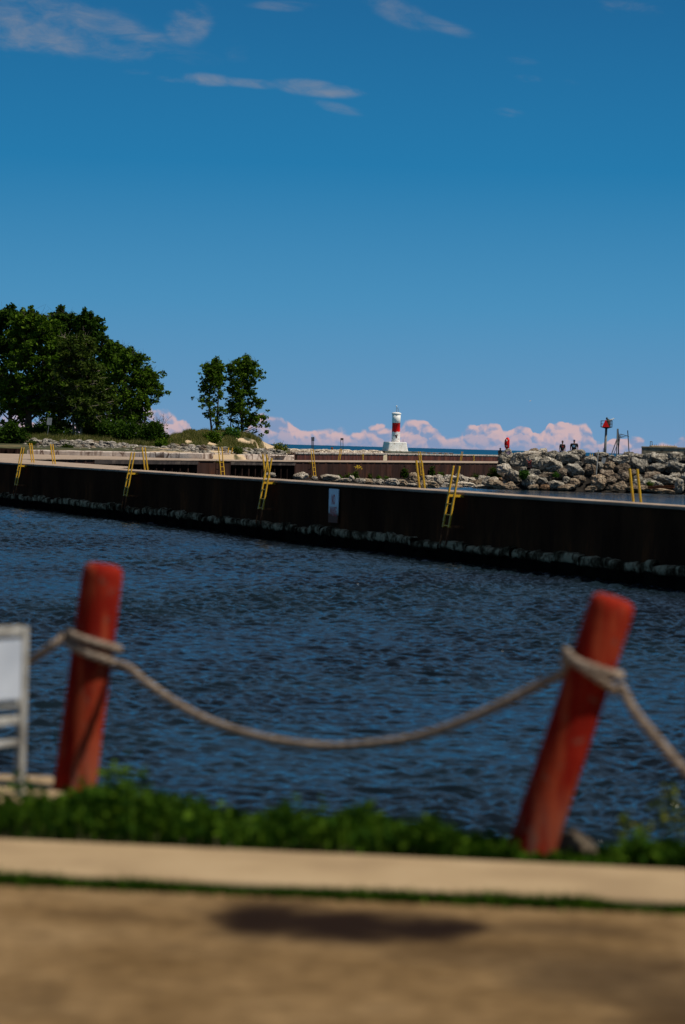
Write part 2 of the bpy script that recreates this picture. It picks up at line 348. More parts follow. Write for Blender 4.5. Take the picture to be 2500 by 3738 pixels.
# ------------------------------------------------------------------ water: one polar sheet with real waves
def make_water():
    WZ = -1.65
    fine = np.arange(-8.4, 8.401, 0.042)
    left = -9.0 - np.cumsum(np.geomspace(0.1, 8, 60)); left = left[left > -180]
    ang = np.concatenate([left[::-1], fine, -left]); ang = np.radians(ang)
    rs = [13.0]
    while rs[-1] < 60000:
        r = rs[-1]
        if r < 22: d = .5
        elif r < 60: d = .040
        elif r < 145: d = r*0.0009
        elif r < 230: d = .6
        elif r < 262: d = .12
        elif r < 340: d = 1.2
        elif r < 1500: d = r*.0032
        else: d = r*.012
        rs.append(r+d)
    rs = np.array(rs); nr, na = len(rs), len(ang)
    Rg, A = np.meshgrid(rs, ang, indexing='ij')
    Xg = Rg*np.sin(A); Yg = Rg*np.cos(A); Zg = np.zeros_like(Xg)
    rg = np.random.RandomState(5)
    dr = np.gradient(rs)[:, None]
    cell = np.maximum(dr, Rg*math.radians(.042))
    # chop in the harbour
    env = 0.75 + 0.35*np.sin(Xg*0.23+1.3+0.8*np.sin(Yg*.07))*np.sin(Yg*.11+.4) + 0.2*np.sin(Xg*.61-Yg*.27)
    har = np.clip((380-Rg)/60, 0, 1)
    wx = Xg + .35*np.sin(Yg*.9+Xg*.31) + .2*np.sin(Yg*2.3-Xg*.7); wy = Yg + .35*np.sin(Xg*.8+.5) + .2*np.sin(Xg*1.9+Yg*.4)
    N = 90
    for i in range(N):
        lam_ = np.exp(rg.uniform(np.log(.13), np.log(.95)))
        th = rg.normal(math.radians(82), math.radians(48))   # travelling mostly towards/away from the viewer
        k_ = 2*math.pi/lam_; a = 0.0128*lam_*rg.uniform(.5, 1.4)*(1.0 if lam_ < .45 else .6)
        w = np.clip((lam_/(cell*2.2))-.7, 0, 1)*har*env
        ph = k_*(np.cos(th)*wx+np.sin(th)*wy)+rg.uniform(0, 6.28)
        Zg += a*w*(np.sin(ph)+.25*np.cos(2*ph))
    # open lake swell
    lake = (.12+np.clip((Rg-620)/900, 0, 1))*np.clip((Rg-560)/60, 0, 1)*np.clip((70000-Rg)/30000, 0, 1)
    for i in range(40):
        lam_ = np.exp(rg.uniform(np.log(5), np.log(60)))
        th = rg.normal(math.radians(70), math.radians(32)); k_ = 2*math.pi/lam_
        a = .0095*lam_**.8*rg.uniform(.5, 1.3)
        w = np.clip((lam_/(cell*2.2))-.3, 0, 1)
        if lam_ > 25: w = np.maximum(w, .45)
        Zg += a*w*lake*np.sin(k_*(np.cos(th)*Xg+np.sin(th)*Yg)+rg.uniform(0, 6.28))
    Zg += WZ
    co = np.stack([Xg, Yg, Zg], -1).reshape(-1, 3).astype(np.float32)
    me = bpy.data.meshes.new('water'); me.vertices.add(len(co)); me.vertices.foreach_set('co', co.ravel())
    i = np.arange(nr-1)[:, None]*na; j = np.arange(na-1)[None, :]
    q = np.stack([i+j, i+na+j, i+na+j+1, i+j+1], -1).reshape(-1, 4)[:, ::-1].astype(np.int32)
    # orientation: make normals point up
    n = len(q); me.loops.add(n*4); me.loops.foreach_set('vertex_index', q[:, ::-1].ravel() if False else q.ravel())
    me.polygons.add(n); me.polygons.foreach_set('loop_start', np.arange(0, n*4, 4, dtype=np.int32))
    me.polygons.foreach_set('use_smooth', np.ones(n, bool))
    me.update(calc_edges=True); me.validate()
    if me.polygons[1000].normal.z < 0: me.flip_normals()
    o = bpy.data.objects.new('water', me); C.objects.link(o); tag(o, kind='structure')
    m, g, b = pmat('water', .06, 0, .5); b.inputs['IOR'].default_value = 1.33
    ge = g.new('ShaderNodeNewGeometry'); sp = g.new('ShaderNodeSeparateXYZ'); g.put(sp.inputs[0], ge.outputs['Position'])
    lk = g.ss(sp.outputs[1], 300, 420)
    far = g.ss(sp.outputs[1], 500, 2500)
    pat = g.noise(ge.outputs['Position'], .12, 4)
    hc = g.mix(g.ss(pat, .4, .62), (.005,.008,.012), (.006,.013,.018))
    lc = g.mix(far, (.001,.125,.175), (.001,.060,.135))
    g.put(b.inputs['Base Color'], g.mix(lk, hc, lc))
    g.put(b.inputs['Roughness'], g.ss(lk, 0, 1, .07, .5))
    g.put(b.inputs['Specular IOR Level'], g.ss(lk, 0, 1, .5, .12))
    mp = g.new('ShaderNodeMapping'); g.put(mp.inputs[0], ge.outputs['Position']); mp.inputs['Scale'].default_value = (.55, 1, 1)
    h1 = g.noise(mp.outputs[0], 5.0, 4, .6, .3); h2 = g.noise(mp.outputs[0], 1.6, 3, .5)
    bn = g.new('ShaderNodeBump'); bn.inputs['Strength'].default_value = 1.0; bn.inputs['Distance'].default_value = .035
    g.put(bn.inputs['Height'], g.m('ADD', h1, g.m('MULTIPLY', h2, 1.4)))
    g.put(b.inputs['Normal'], bn.outputs[0])
    me.materials.append(m)
make_water()

# ------------------------------------------------------------------ near quay: pavement, kerb strip, bank
EDGE = [(-14,13.9),(-1.34,13.75),(-1.12,12.7),(-.3,12.35),(0.5,12.0),(.95,11.72),(1.3,11.62),(14,10.3)]
def make_near():
    # brown pavement
    m, g, b = pmat('pavement', 1.0, 0, .03)
    ge = g.new('ShaderNodeNewGeometry'); P = ge.outputs['Position']; sp = g.new('ShaderNodeSeparateXYZ'); g.put(sp.inputs[0], P)
    n1 = g.noise(P, 1.3, 6, .6); n2 = g.noise(P, 60, 4, .7)
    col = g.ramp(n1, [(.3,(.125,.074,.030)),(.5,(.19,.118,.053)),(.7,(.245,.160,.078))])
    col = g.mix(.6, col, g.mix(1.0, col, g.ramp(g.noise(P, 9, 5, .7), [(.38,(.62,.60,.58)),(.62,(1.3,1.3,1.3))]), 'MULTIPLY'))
    wob = g.new('ShaderNodeTexNoise'); g.put(wob.inputs['Vector'], P); wob.inputs['Scale'].default_value = 3.5; wob.inputs['Detail'].default_value = 4
    sw = g.new('ShaderNodeSeparateXYZ'); g.put(sw.inputs[0], wob.outputs['Color'])
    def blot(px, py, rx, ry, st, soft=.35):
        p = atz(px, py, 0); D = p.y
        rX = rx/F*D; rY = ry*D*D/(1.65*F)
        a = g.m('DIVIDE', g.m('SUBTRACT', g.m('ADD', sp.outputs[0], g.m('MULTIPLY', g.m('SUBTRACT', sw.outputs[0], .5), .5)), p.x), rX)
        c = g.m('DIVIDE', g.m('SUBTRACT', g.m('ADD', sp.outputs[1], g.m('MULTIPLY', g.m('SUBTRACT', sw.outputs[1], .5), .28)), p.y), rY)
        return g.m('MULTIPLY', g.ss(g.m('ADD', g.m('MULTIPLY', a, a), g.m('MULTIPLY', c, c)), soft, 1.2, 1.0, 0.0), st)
    darker = None  # mask of darker blots mixed into the pavement colour
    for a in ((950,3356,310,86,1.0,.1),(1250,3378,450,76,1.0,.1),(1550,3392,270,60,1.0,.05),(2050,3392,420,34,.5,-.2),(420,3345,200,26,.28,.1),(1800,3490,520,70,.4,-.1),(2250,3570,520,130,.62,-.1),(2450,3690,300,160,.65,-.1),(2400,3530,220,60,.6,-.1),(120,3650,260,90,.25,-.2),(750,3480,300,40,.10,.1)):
        w = blot(*a); darker = w if darker is None else g.m('MAXIMUM', darker, w)
    g.put(b.inputs['Base Color'], g.mix(darker, col, (.016,.009,.006)))
    bn = g.new('ShaderNodeBump'); bn.inputs['Strength'].default_value = .5; bn.inputs['Distance'].default_value = .006
    g.put(bn.inputs['Height'], n2); g.put(b.inputs['Normal'], bn.outputs[0])
    MAT['pavement'] = m
    Lk = lambda x: 10.41 - .097*x   # front edge of the strip
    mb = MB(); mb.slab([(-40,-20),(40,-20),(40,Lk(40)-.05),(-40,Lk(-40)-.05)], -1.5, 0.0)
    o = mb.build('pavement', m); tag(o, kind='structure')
    # raised concrete strip with joints
    mb = MB()
    Lb = lambda x: 11.24 - .120*x
    mb.slab([(-20,Lk(-20)),(20,Lk(20)),(20,Lb(20)),(-20,Lb(-20))], -1.2, .035)
    o = mb.build('pavement_strip', MAT['concrete'], bevel=.012); tag(o, kind='structure')
    # earth bank between strip and quay edge
    bm = vary('bank', [(.3,(.03,.025,.014)),(.6,(.09,.07,.04)),(.8,(.18,.14,.09))], 4, 6, .95, .5, 30)
    mb = MB(); poly = [(-20,Lb(-20)+.004),(20,Lb(20)+.004)] + [(x, y) for x, y in EDGE[::-1]]
    poly = [(-14,Lb(-14)+.004),(14,Lb(14)+.004)] + EDGE[::-1]
    mb.slab(poly, -1.2, .0)
    o = mb.build('bank', bm); tag(o, kind='structure')
    # pale slab behind the frame at the left
    mb = MB(); mb.slab([(-12,12.75),(-1.36,12.7),(-1.22,13.0),(-1.36,13.68),(-12,13.82)], -.3, .02)
    o = mb.build('concrete_pad', MAT['concrete'], bevel=.01); tag(o, 'pale concrete pad on the bank behind the white frame', 'concrete pad')
    # quay wall face down to the water
    mb = MB(); E = EDGE; mb.slab([(x,y+.02) for x,y in E]+[(x,y+.45) for x,y in E[::-1]], -3.4, -.12)
    o = mb.build('quay_wall', MAT['footing']); tag(o, 'rough concrete quay wall under the near grassy bank', 'quay wall')
make_near()

# leaf / blade scatter, numpy
def leaves(name, P, size, m, parent=None, seed=1, elong=1.4, curl=.25, updir=None):
    """P: (n,3) centres -> one mesh of small folded leaves"""
    rg = np.random.RandomState(seed); n = len(P)
    d = rg.normal(size=(n,3)); d[:,2] = d[:,2]*.6 - .15; d /= np.linalg.norm(d, axis=1)[:,None]
    e = rg.normal(size=(n,3)); e -= (e*d).sum(1)[:,None]*d; e /= np.linalg.norm(e, axis=1)[:,None]
    nn = np.cross(d, e)
    s = size*rg.uniform(.6, 1.35, n)[:,None]
    a = P - d*s*.5*elong; c = P + d*s*.5*elong
    b1 = P + e*s*.42 + nn*s*curl*.4; b2 = P - e*s*.42 + nn*s*curl*.4
    V = np.stack([a, b1, c, b2], 1).reshape(-1,3).astype(np.float32)
    me = bpy.data.meshes.new(name); me.vertices.add(n*4); me.vertices.foreach_set('co', V.ravel())
    me.loops.add(n*4); me.loops.foreach_set('vertex_index', np.arange(n*4, dtype=np.int32))
    me.polygons.add(n); me.polygons.foreach_set('loop_start', np.arange(0,n*4,4,dtype=np.int32))
    me.update(calc_edges=True); me.materials.append(m)
    o = bpy.data.objects.new(name, me); C.objects.link(o)
    if parent: o.parent = parent
    return o
def blades(name, B, H, wid, m, parent=None, seed=2, lean=.35, segs=3):
    """B: (n,3) roots, H: (n,) heights -> curved grass blades"""
    rg = np.random.RandomState(seed); n = len(B)
    a = rg.uniform(0, 6.28, n); L = np.abs(rg.normal(0, lean, n))
    dx, dy = np.cos(a)*L, np.sin(a)*L; wx, wy = -np.sin(a), np.cos(a)
    V = []; 
    for k in range(segs+1):
        t = k/segs; w = wid*(1-t)**.7*.5 + (.0005 if k == segs else 0)
        c = B + np.stack([dx*H*t*t, dy*H*t*t, H*(t-.25*L*t*t)], 1)
        V += [c + np.stack([wx*w, wy*w, np.zeros(n)], 1), c - np.stack([wx*w, wy*w, np.zeros(n)], 1)]
    V = np.stack(V, 1).reshape(-1,3).astype(np.float32); q = []
    base = np.arange(n)[:,None]*(2*(segs+1))
    for k in range(segs): q.append(np.concatenate([base+2*k, base+2*k+1, base+2*k+3, base+2*k+2], 1))
    q = np.stack(q, 1).reshape(-1,4).astype(np.int32); nf = len(q)
    me = bpy.data.meshes.new(name); me.vertices.add(len(V)); me.vertices.foreach_set('co', V.ravel())
    me.loops.add(nf*4); me.loops.foreach_set('vertex_index', q.ravel())
    me.polygons.add(nf); me.polygons.foreach_set('loop_start', np.arange(0,nf*4,4,dtype=np.int32))
    me.update(calc_edges=True); me.materials.append(m)
    o = bpy.data.objects.new(name, me); C.objects.link(o)
    if parent: o.parent = parent
    return o

def near_plants():
    rg = np.random.RandomState(11)
    # height of the weeds along the bank (photo x -> top y)
    prof = [(-400,2900),(0,2905),(80,2900),(170,2880),(260,2900),(340,2880),(430,2845),(480,2850),(560,2900),(640,2900),(720,2930),(800,2980),(900,3000),(960,2990),(1030,2955),(1110,2965),(1200,2985),(1290,2975),(1400,2985),(1480,3010),(1560,2995),(1640,3030),(1750,3060),(1850,3060),(1900,3090),(2040,3135),(2180,3125),(2280,3090),(2350,3060),(2420,3080),(2500,3090),(2900,3080)]
    pu = [uv(a,b)[0] for a,b in prof]; pv = [uv(a,b)[1] for a,b in prof]
    B = []; H = []; LP = []
    for _ in range(42000):
        X = rg.uniform(-5.5, 5.5); yb = 11.29 - .12*X
        ye = np.interp(X, [p[0] for p in EDGE], [p[1] for p in EDGE]) + .02
        Y = yb + (min(ye, 12.9)-yb)*rg.uniform(.02, 1)**.8
        uu = X/Y; top = np.interp(uu, pu, pv)*Y + CAMZ
        if top <= 0.035:
            top = .05
            if rg.rand() < .6: continue
        h = top*rg.uniform(.45, 1.15)*(1.0+1.0*noise.noise(Vector((X*4.5, Y*4, 0))))
        h = max(.02, min(h, .6))
        if uu < -0.094 and Y > 12.2: h *= .35
        if 0.066 < uu < .088: h *= .6
        if rg.rand() < .45: B.append((X, Y, -.01)); H.append(h*1.08)
        else: LP.append((X+rg.normal(0,.02), Y+rg.normal(0,.02), h*rg.uniform(.45, 1.0)))
    o = blades('grass', np.array(B), np.array(H), .011, MAT['grass_near'], seed=3, lean=.4); tag(o, 'green weeds and grass growing along the near bank beside the strip', 'grass', kind='stuff')
    o = leaves('weeds', np.array(LP), .035, MAT['grass_near'], seed=4); tag(o, 'small leafy ground cover mixed through the near grass', 'weeds', kind='stuff')
    # low line of grass in the joint in front of the strip
    B = []; H = []
    for _ in range(24000):
        X = rg.uniform(-6, 6); Y = 10.41 - .097*X - .05 + rg.normal(0, .035)
        n = noise.noise(Vector((X*1.1, 3.3, 0)))*.6 + noise.noise(Vector((X*5, 7.3, 0)))*.4
        h = (.035 + .045*n)*rg.uniform(.5, 1.3)
        if h < .012 : continue
        B.append((X, Y, 0)); H.append(h)
    o = blades('joint_grass', np.array(B), np.array(H), .012, MAT['grass_near'], seed=8, lean=.8); tag(o, 'thin line of grass growing in the joint before the concrete strip', 'grass', kind='stuff')
    # a few taller stalks at the right
    LP = []; mb = MB()
    for px, top in ((2270,2960),(2330,3010),(2400,2900),(2440,2850),(2470,2940)):
        b = atz(px, 3150, 0); Y = 12.0; b = Vector((at(px,3000,Y).x, Y, 0)); t = at(px+10, top, Y)
        e = empty('tall_weed', b, {2270:'shortest thin weed stalk just right of the leaning post',2330:'second thin weed stalk right of the leaning post',2400:'middle one of the thin weed stalks at the right',2440:'tallest thin weed stalk near the right edge',2470:'rightmost thin weed stalk at the picture edge'}[px], 'weed', 'tall weed stalks on the bank')
        mb = MB(); mid = (Vector((0,0,0))+(t-b))*.5 + Vector((.015,0,0)); mb.tube([(0,0,0), mid, t-b], [.004,.003,.002], 5); mb.build('stem', MAT['leaf_light'], e)
        L = [tuple((t-b)*q + Vector((rg.normal(0,.022), rg.normal(0,.022), 0))) for q in rg.uniform(.3, 1, 26)]
        leaves('foliage', np.array(L), .025, MAT['leaf_yellow'], e, seed=int(px))
near_plants()

# ------------------------------------------------------------------ rocks
def rock_mesh(seed, sub=4, planes=14, rough=.10, flat=.8):
    rr = random.Random(seed); bm = bmesh.new(); bmesh.ops.create_icosphere(bm, subdivisions=sub, radius=1.0)
    pl = []
    for _ in range(planes):
        nv = Vector((rr.gauss(0,1), rr.gauss(0,1), rr.gauss(0,1))).normalized(); pl.append((nv, rr.uniform(.62, .95)))
    off = Vector((seed*3.7, seed*1.3, 0))
    for vtx in bm.verts:
        d = vtx.co.normalized(); r = 1.08
        for nv, h in pl:
            q = nv.dot(d)
            if q > .05: r = min(r, h/q)
        r += rough*1.2*noise.noise(d*1.8+off) + rough*.8*noise.noise(d*4.2+off) - rough*1.3*max(0,.28-abs(noise.noise(d*3.1+off*2)))*1.6 - rough*.9*abs(noise.noise(d*8+off)) - rough*.55*abs(noise.noise(d*17+off))
        vtx.co = d*r
    me = bpy.data.meshes.new('boulder'); bm.to_mesh(me); bm.free()
    me.polygons.foreach_set('use_smooth', [sub > 4]*len(me.polygons))
    me.materials.append(MAT['rock']); return me
BIG = [rock_mesh(s, 5, rnd.choice((7,8,10)), .13) for s in range(1, 12)]
SMALL = [rock_mesh(40+s, 3, 9, .08) for s in range(8)]
def rock(name, mesh, loc, dims, m, label, cat, group=None, rz=None, tilt=0.0):
    o = bpy.data.objects.new(name, mesh); C.objects.link(o); o.location = loc
    o.scale = (dims[0]/1.88, dims[1]/1.88, dims[2]/1.92)
    o.rotation_euler = (rnd.choice((0, math.pi)) , tilt + rnd.uniform(-.12,.12), 0)
    o.material_slots[0].link = 'OBJECT'; o.material_slots[0].material = MAT[m]
    return tag(o, label, cat, group)

# the big pile at the right. px x, px y (centre), w, h in zoom pixels /4.356
def PD(py): return 237.5 + (1800-py)/150.0*7.0
def big_pile():
    K = 4.356
    A = [ (1800,190,215,230,235,'rock','pale boulder with purple graffiti at the top left of the pile'),
      (1800,415,260,265,270,'rock','tall mottled boulder between the purple tagged and red tagged boulders'),
      (1800,645,300,290,215,'rock','boulder carrying red painted letters'),
      (1800,800,130,165,115,'rock_white','brightest white boulder on the crest of the pile'),
      (1800,640,112,150,75,'rock_tan','low yellowish stone on the crest beside the white boulder'),
      (1800,620,168,290,95,'rock_white','long pale slab lying under the white crest boulder'),
      (1800,900,205,270,120,'rock','wide flat boulder below right of the white crest boulder'),
      (1800,935,150,190,80,'rock','low grey boulder on the crest left of the first walker'),
      (1800,915,345,335,260,'rock','large angular boulder right of the red letters'),
      (1800,1190,230,325,220,'rock_grey','big boulder below the two walkers'),
      (1800,1270,150,310,90,'rock','flat boulder on the crest in front of the two walkers'),
      (1800,1400,165,150,125,'rock','rounded crest boulder just right of the walkers'),
      (1800,170,395,250,180,'rock_white','pale boulder with faint purple marks under the purple tagged boulder'),
      (1800,205,520,120,100,'rock_brown','small brown stone under the faintly marked boulder'),
      (1800,335,520,225,250,'rock','boulder standing left of the green tuft in the pile'),
      (1800,485,410,130,95,'rock_grey','small round stone above the green tuft'),
      (1800,600,590,260,190,'rock','broad boulder right of the green tuft'),
      (1800,655,460,215,125,'rock_grey','flat grey boulder under the red letters'),
      (1800,870,505,250,115,'rock_brown','brown loaf shaped boulder with grass at its right end'),
      (1800,800,612,185,150,'rock_grey','grey boulder above the orange stone'),
      (1800,1295,420,295,215,'rock_grey','large round pitted boulder under the second walker'),
      (1800,1100,475,190,150,'rock_brown','dark boulder in the shade between two large ones'),
      (1800,1370,560,220,130,'rock_brown','brown boulder leaning below the round pitted one'),
      (1800,1000,655,240,150,'rock','grey boulder near the waterline right of the orange stone'),
      (1800,1165,590,150,115,'rock','small boulder with moss under the brown one'),
      (1800,1290,635,190,140,'rock_tan','mossy tan boulder low in the pile'),
      (1800,1170,692,250,90,'rock_tan','flat tan stone at the waterline below the mossy boulder'),
      (1800,820,692,140,85,'rock_orange','bright orange stone at the waterline'),
      (1800,650,690,190,85,'rock_tan','flat stone at the waterline left of the orange one'),
      (1800,60,655,270,150,'rock_tan','long tan stone at the waterline at the left end of the pile'),
      (1800,235,668,200,115,'rock_tan','second tan waterline stone from the left end'),
      (1800,118,568,62,64,'rock_orange','little brown pointed stone above the left tan stones'),
      (1800,370,712,90,55,'rock_brown','small damp stone at the waterline below the green tuft'),
      (1800,1350,318,140,75,'rock_grey','small flat stone wedged above the round pitted boulder'),
      (2140,75,275,200,145,'rock','boulder under the yellow ladder top behind the crest'),
      (2140,60,420,175,165,'rock_brown','brown boulder left of the leaning thin post'),
      (2140,75,712,175,90,'rock_tan','flat tan stone at the waterline beside the tilted tan boulder'),
      (2140,240,182,260,85,'rock','flat crest boulder below the beacon pole'),
      (2140,400,215,100,80,'rock','small crest boulder under the fence brace'),
      (2140,195,600,270,250,'rock_tan','big tilted tan boulder with the thin post standing on it'),
      (2140,375,365,190,180,'rock_tan','upright tan boulder right of the brace foot'),
      (2140,320,480,200,150,'rock_brown','shaded brown boulder below the upright tan one'),
      (2140,215,360,110,140,'rock_grey','grey boulder behind the torn netting'),
      (2140,560,245,250,150,'rock','wide crest boulder right of the fence posts'),
      (2140,675,190,180,120,'rock','tall crest boulder below the crossed post'),
      (2140,560,375,245,115,'rock_brown','brown ridged boulder under the crest right of the posts'),
      (2140,835,335,245,230,'rock_grey','large knobbly round boulder in the right half'),
      (2140,850,200,170,95,'rock','crest boulder left of the concrete block'),
      (2140,990,235,170,140,'rock_grey','dark grey crest boulder at the block corner'),
      (2140,1150,230,270,185,'rock','big crest boulder in front of the concrete block'),
      (2140,1395,215,270,155,'rock','streaked crest boulder in front of the block at the frame edge'),
      (2140,1130,390,290,135,'rock_grey','long low boulder under the block'),
      (2140,1420,375,290,215,'rock_grey','smooth slab boulder at the right edge of the picture'),
      (2140,570,530,280,200,'rock_brown','big brown rounded boulder left of the yellow rails'),
      (2140,740,480,180,120,'rock_brown','dark boulder right above the yellow rails'),
      (2140,1045,530,260,150,'rock_brown','brown boulder right of the yellow rails'),
      (2140,825,560,140,130,'rock_grey','grey boulder directly right of the yellow rail tops'),
      (2140,900,640,340,165,'rock','broad pale boulder behind the yellow rails'),
      (2140,1260,575,340,180,'rock_grey','long dark boulder low at the right'),
      (2140,1420,545,230,165,'rock','pitted boulder with a hole near the right edge'),
      (2140,520,672,210,140,'rock_tan','tan boulder with a green streak near the waterline'),
      (2140,375,702,120,85,'rock_brown','small mossy stone at the waterline'),
      (2140,375,592,180,120,'rock_brown','dark boulder above the small mossy waterline stone'),
      (2140,830,715,350,110,'rock_tan','wide tan stone at the waterline below the broad pale boulder'),
      (2140,1180,752,410,80,'rock_tan','long flat tan ledge stone with a rusty beam on it'),
      (2140,1475,680,140,210,'rock','upright boulder at the waterline by the right edge'),
      (2140,1110,640,230,120,'rock_grey','shaded boulder above the rusty beam'),
    ]
    for (ox, cx, cy, w, h, m, lab) in A:
        px, py = ox+cx/K, 1620+cy/K
        if ox == 1800: px -= 0
        D = PD(py); p = at(px, py, D); s = D/F/K
        W_, H_ = w*s*1.10, h*s*1.12
        rock('boulder', rnd.choice(BIG), p, (W_, (W_+H_)*.5*rnd.uniform(.85,1.1), H_), m, lab, 'boulder', 'boulders of the breakwater pile')
    for i in range(14):   # the pile goes on past the right edge
        px = 2520+i%5*62+rnd.uniform(-15,15); py = 1660+(i//5)*48+rnd.uniform(-8,8); D = PD(py); p = at(px, py, D)
        rock('boulder', rnd.choice(BIG), p, (1.5,1.4,1.2), 'rock_grey', 'grey boulder past the right edge of the picture, '+('top','middle','bottom')[i//5]+' row, '+('first','second','third','fourth','fifth')[i%5]+' from the edge', 'boulder', 'boulders of the breakwater pile past the edge')
    # rubble heart of the pile, coloured near black to stand for shade in the gaps
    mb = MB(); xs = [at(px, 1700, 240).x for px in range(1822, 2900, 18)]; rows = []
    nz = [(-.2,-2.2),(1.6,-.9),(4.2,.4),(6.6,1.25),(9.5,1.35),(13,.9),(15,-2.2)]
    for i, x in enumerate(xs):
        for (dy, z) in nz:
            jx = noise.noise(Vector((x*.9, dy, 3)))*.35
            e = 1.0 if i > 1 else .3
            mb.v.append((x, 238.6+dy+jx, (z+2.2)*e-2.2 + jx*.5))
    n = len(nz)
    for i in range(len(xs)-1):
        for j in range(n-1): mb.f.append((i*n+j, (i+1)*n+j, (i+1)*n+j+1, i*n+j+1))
    o = mb.build('breakwater_core', MAT['core']); tag(o, 'dark rubble core, shade of the boulder pile gaps painted into its colour', 'rubble', kind='structure')
big_pile()

# ------------------------------------------------------------------ piers
def online(px, a, b, z=.4):
    """point on plan line Y = a + b X under photo column px at height z"""
    py = 1700
    for _ in range(8):
        d = pdir(px, py); r = d.x/d.y; Yv = a/(1-b*r)
        q = CM3.transposed() @ Vector((r*Yv, Yv, z-CAMZ)); py = 1869 + (-q.y/-q.z)*F
        d2 = pdir(px, py)
    return Vector((r*Yv, Yv, z))
ZD = 0.40
J1N = (92.6, -2.76); J1F = (95.4, -2.86)
def ribbon(pts, z0, z1, thick=.25, corr=None, side=1):
    """plan polyline -> wall with pile profile; corr=(period, depth, seam)"""
    P = []
    for (a, b) in zip(pts[:-1], pts[1:]):
        a = Vector(a); b = Vector(b); L = (b-a).length; t = (b-a)/L; nrm = Vector((t.y, -t.x))*side
        if corr:
            per, dep, sm = corr; n = max(1, int(L/per))
            for k in range(n):
                s0 = L*k/n; w = L/n
                for (q, dd) in ((0,0),(sm,0),(sm+.06,-dep),(.97-0.04,-dep),(.97,0)):
                    P.append(a+t*(s0+w*q)+nrm*dd)
        else: P.append(a)
    P.append(Vector(pts[-1]))
    mb = MB(); n = len(P)
    t = (P[-1]-P[0]).normalized(); back = Vector((t.y, -t.x))*side*-thick
    for p in P: mb.v += [(p.x,p.y,z0),(p.x,p.y,z1)]
    for p in P: q = p+back; mb.v += [(q.x,q.y,z0),(q.x,q.y,z1)]
    for i in range(n-1):
        mb.f.append((2*i,2*i+2,2*i+3,2*i+1)); j = 2*n
        mb.f.append((j+2*i+2,j+2*i,j+2*i+1,j+2*i+3)); mb.f.append((2*i+1,2*i+3,j+2*i+3,j+2*i+1))
    mb.f += [(0,1,2*n+1,2*n),(2*n-2,4*n-2,4*n-1,2*n-1)]
    return mb
def make_j1():
    e = empty('pier', (0,0,0), 'near rust black sheet pile pier crossing the whole harbour with a tan deck', 'pier')
    xs = [-32,-16.4,-10.13,-1.7,3,7.5,13.0]
    N = [(x, J1N[0]+J1N[1]*x) for x in xs]; Fp = [(x, 101.5-3.15*x) for x in xs[:3]] + [(x, J1F[0]+J1F[1]*x) for x in xs[2:]]
    mb = MB(); mb.slab([(x-.05,y-.03) for x,y in N]+[(x+.05,y+.02) for x,y in Fp[::-1]], ZD-.10, ZD)
    mb.build('deck', MAT['deck'], e, bevel=.05)
    ribbon([N[0],N[-1]], -2.6, ZD-.10, .3, (2.1,.045,.10), 1).build('steel_wall', MAT['black_steel'], e)
    ribbon([(-19,161.0),Fp[2]], -2.6, ZD-.10, .3, (2.1,.045,.10), -1).build('steel_wall', MAT['black_steel'], e)
    ribbon([Fp[3],Fp[-1]], -2.6, ZD-.10, .3, (2.1,.045,.10), -1).build('steel_wall', MAT['black_steel'], e)
    mb = MB(); mb.slab([N[-1], (N[-1][0]+.02,N[-1][1]), Fp[-1], (Fp[-1][0]-.3,Fp[-1][1])], -2.6, ZD-.10); mb.build('end_wall', MAT['black_steel'], e)
    # broken stone footing at the foot of the wall
    a, b = Vector(N[0]), Vector(N[-1]); L = (b-a).length; t = (b-a)/L; nr = Vector((t.y,-t.x))
    mb = MB(); s = 0.0; rr = random.Random(3)
    while s < L:
        w = rr.choice((.5,.8,1.1,1.5,2.2))*rr.uniform(.8,1.2); n = 7; top = rr.uniform(-1.16,-1.04); out = rr.uniform(.14,.20)
        cols = []
        for k in range(n+1):
            q = s + w*k/n; j = 1 if k not in (0, n) else .95
            N_ = lambda f, o_: noise.noise(Vector((q*f, o_, s)))
            zt = top + N_(1.6,1)*.10 - (1-j)*.5
            p0 = a+t*q; o1 = out*j + N_(2.1,5)*.08
            pr = [(-.02, zt+.03), (o1*.8, zt+.01+N_(4,3)*.03), (o1, zt-.05), (o1+N_(5,8)*.04, zt-.14), (o1-.02+N_(6,2)*.05, zt-.24+N_(3,9)*.05), (o1*.3, zt-.30), (o1*.3,-2.4)]
            for oo, z in pr: p = p0+nr*oo; mb.v.append((p.x,p.y,z))
        base = len(mb.v)-7*(n+1)
        for k in range(n):
            for r_ in range(6): i = base+k*7+r_; mb.f.append((i,i+1,i+8,i+7))
        s += w*1.005
    mb.build('stone_footing', MAT['footing'], e)
    # dark wet lower band
    ribbon([(N[0][0]-.12,N[0][1]-.04),(N[-1][0]-.12,N[-1][1]-.04)], -2.6, -1.30, .2, None, 1).build('wet_base', MAT['wet_steel'], e)
    return e
make_j1()
J2L = [(-18.6,163.0),(-15.7,180.0),(-11.9,190.5),(-3.8,212.0),(7.55,252.0),(15.1,279.0),(19.5,294.0)]
J2B = [(-34,228),(-17.2,213.5),(-13,209.0),(-4.1,227.0),(8.45,284),(18,320),(23,334)]
def seg_at(px, L, z=.4):
    for (x0,y0),(x1,y1) in zip(L[:-1], L[1:]):
        if abs(x1-x0) < 1e-6: continue
        b = (y1-y0)/(x1-x0); a = y0-b*x0; p = online(px, a, b, z)
        if min(x0,x1)-1e-3 <= p.x <= max(x0,x1)+1e-3: return p, Vector((x1-x0,y1-y0)).normalized()
    b = (L[-1][1]-L[0][1])/(L[-1][0]-L[0][0]); return online(px, L[0][1]-b*L[0][0], b, z), Vector((L[-1][0]-L[0][0], L[-1][1]-L[0][1])).normalized()
